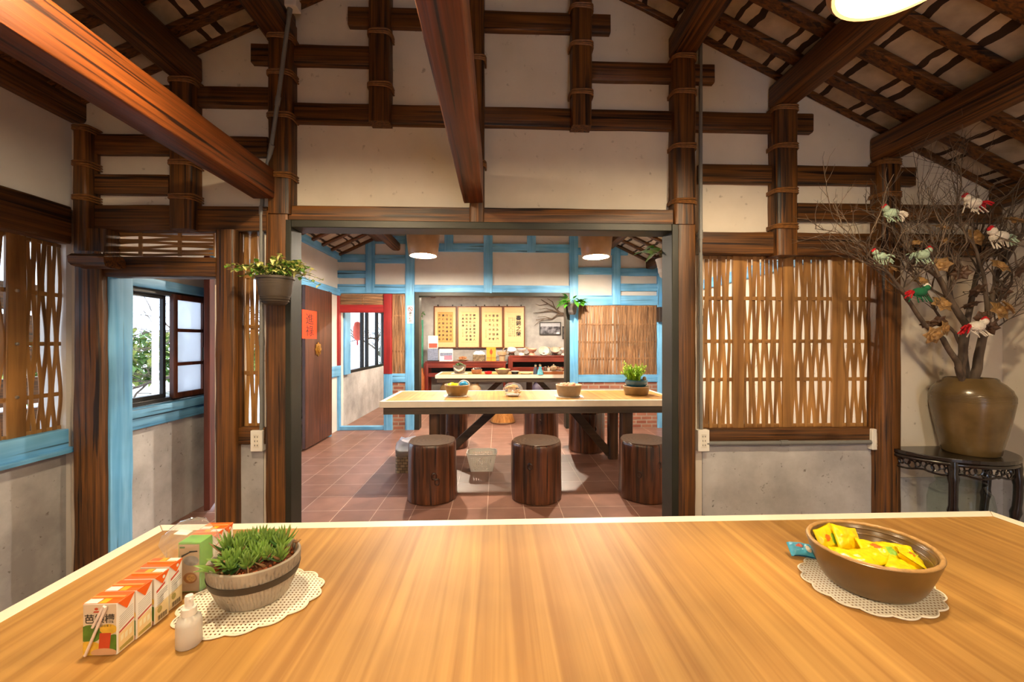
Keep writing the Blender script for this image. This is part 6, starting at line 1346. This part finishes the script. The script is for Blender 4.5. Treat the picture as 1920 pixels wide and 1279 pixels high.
# thorny twig wreath on the back wall of the third room
tb = thing('dry_branch', 'bare dark branch fixed to the cement wall above the photograph', 'branch', P(1062, 588, YC - 0.1)); bw = MB(); o0 = tb.location.copy()
def tpath(pl, r): bw.tube([P(px, py, YC - 0.06 - 0.05 * (i % 2)) - o0 for i, (px, py) in enumerate(pl)], [r * (1 - 0.7 * i / (len(pl) - 1)) for i in range(len(pl))], 6)
for pl, r in (([(1066, 590), (1050, 587), (1040, 577), (1028, 570), (1015, 562)], 0.03), ([(1066, 590), (1045, 590), (1035, 598), (1020, 598), (1005, 600)], 0.025), ([(1050, 587), (1035, 582), (1018, 585), (1000, 587)], 0.02), ([(1040, 577), (1036, 566), (1026, 560)], 0.016), ([(1035, 598), (1022, 594), (1008, 594)], 0.014), ([(1028, 570), (1012, 573), (1004, 570)], 0.012), ([(1035, 582), (1024, 578), (1010, 580)], 0.012), ([(1020, 598), (1008, 605), (1002, 611)], 0.012), ([(1045, 580), (1050, 572), (1048, 562)], 0.014)): tpath(pl, r)
bw.build('twigs', BARK, tb, smooth=True)

# ------------------------------------------------------------------ outside, seen through lattice and windows
struct('floor_outside', MB().box(-30, -2.62, -12, 30, -0.25, -0.15), mottled('pale_paving', (186, 184, 180), (214, 212, 206), 1.2, 0.9))
LEAFG = plain('hedge_green', (96, 128, 60), 0.6, vary=0.5, scale=3)
hd = MB()
for i in range(4200):
    x, y, z = RND.uniform(-10.2, -9.2), RND.uniform(8, 19), 0.45 + 1.3 * RND.random() ** 1.3; hd.mi = 0 if RND.random() < 0.6 else 1
    hd.leaf((x, y, z - 0.15), (RND.gauss(0, 1), RND.gauss(0, 1), RND.gauss(0.3, 0.8)), 0.26, 0.15, 0.2, 2)
o = hd.build('hedge', [LEAFG, plain('hedge_yellow', (170, 176, 90), 0.6, vary=0.3, scale=3)]); tag(o, 'long leafy hedge outside beyond the paved yard', 'hedge'); o['kind'] = 'stuff'
def bare_tree(label, x, y, h, seed):
    rr = random.Random(seed); tr = thing('bare_tree', label, 'tree', (x, y, -0.15)); tk = MB(); fw = MB()
    def gr(p_, d, L, r, dep):
        pts = [p_]; q = p_.copy(); dd = d.normalized()
        for i in range(5): dd = (dd + Vector((rr.gauss(0, .22), rr.gauss(0, .22), rr.gauss(0.02, .15)))).normalized(); q = q + dd * L / 5; pts.append(q.copy())
        (tk if dep > 2 else fw).tube(pts, [r * (1 - 0.45 * i / 5) for i in range(6)], 6 if dep > 2 else 4)
        if dep > 0:
            for k in (2, 3, 4, 5, 5): gr(pts[k], dd * 0.8 + Vector((rr.gauss(0, .8), rr.gauss(0, .8), rr.gauss(0.2, .5))), L * 0.66, r * 0.5, dep - 1)
    gr(Vector((0, 0, 0)), Vector((0, 0, 1)), h * 0.42, 0.09, 4); tk.build('trunk', BARK, tr, smooth=True); fw.build('branches', BARK, tr)
bare_tree('bare tangled tree outside the side window', -8.3, 10.6, 4.2, 3)
bare_tree('bare tree outside the third room window', -6.0, 22.5, 3.8, 5)
wp_ = MB().box(-0.04, 0.04, -0.04, 0.04, 0, 3.2).build('yard_post', WHITEP, None, (-6.6, 7.95, -0.15), bevel=0.006); tag(wp_, 'slim white post standing in the yard outside the side window', 'post')
ln = thing('paper_lantern', 'red paper lantern hanging outside the third room window', 'lantern', (-3.35, 9.7, 1.62)); ln.scale = (0.6, 0.6, 0.75)
MB().lathe([(0.05, -0.30), (0.12, -0.26), (0.17, -0.1), (0.17, 0.1), (0.12, 0.26), (0.05, 0.30)], 24, wob=lambda a, z: 1 + 0.02 * cos(12 * a)).build('lantern_shade', plain('lantern_red', (226, 92, 70), 0.6, vary=0.08), ln, smooth=True)
MB().tube([(0, 0, 0.30), (0, 0, 1.334)], 0.008, 6).build('cord', CORD, ln); MB().tube([(0, 0, -0.30), (0, 0, -0.46)], 0.03, 8).build('tassel', plain('tassel_red', (196, 40, 40), 0.7), ln)
pl_ = thing('potted_palm', 'dark green potted palm outside the third room window', 'potted plant', (-3.15, 11.2, -0.15)); fm = MB()
MB().lathe([(0, 0), (0.15, 0), (0.2, 0.55), (0.17, 0.55), (0, 0.5)], 24).build('pot', CERW, pl_, smooth=True)
for k in range(30): a = k * 2.4; fm.leaf((0, 0, 0.55 + 0.022 * k), (cos(a), sin(a), 1.6 + 0.03 * k), 0.55, 0.07, 0.5, 5)
fm.build('foliage', plain('palm_green', (40, 86, 44), 0.5, vary=0.3), pl_)
sc_ = thing('lattice_backing', 'dark slatted backing added to dim the view through the glazed lattice', 'rack', (-3.55, 3.1, -0.15))  # dark boards added to dim the bright yard behind the lattice
for k in range(7): MB().box(-0.03, 0.03, -1.0, 0.36, 0.35 + k * 0.235, 0.35 + k * 0.235 + 0.20).build('board', TIM('y'), sc_)
for y_ in (-0.9, 0.28): MB().box(-0.07, -0.03, y_ - 0.04, y_ + 0.04, 0, 2.0).build('rack_post', TIM('z'), sc_)
# unseen awning along the eave, made wide to shut the sun out
trim(MB().box(-4.9, -2.6, -2.0, YC, 2.62, 2.68), TIM('y'))
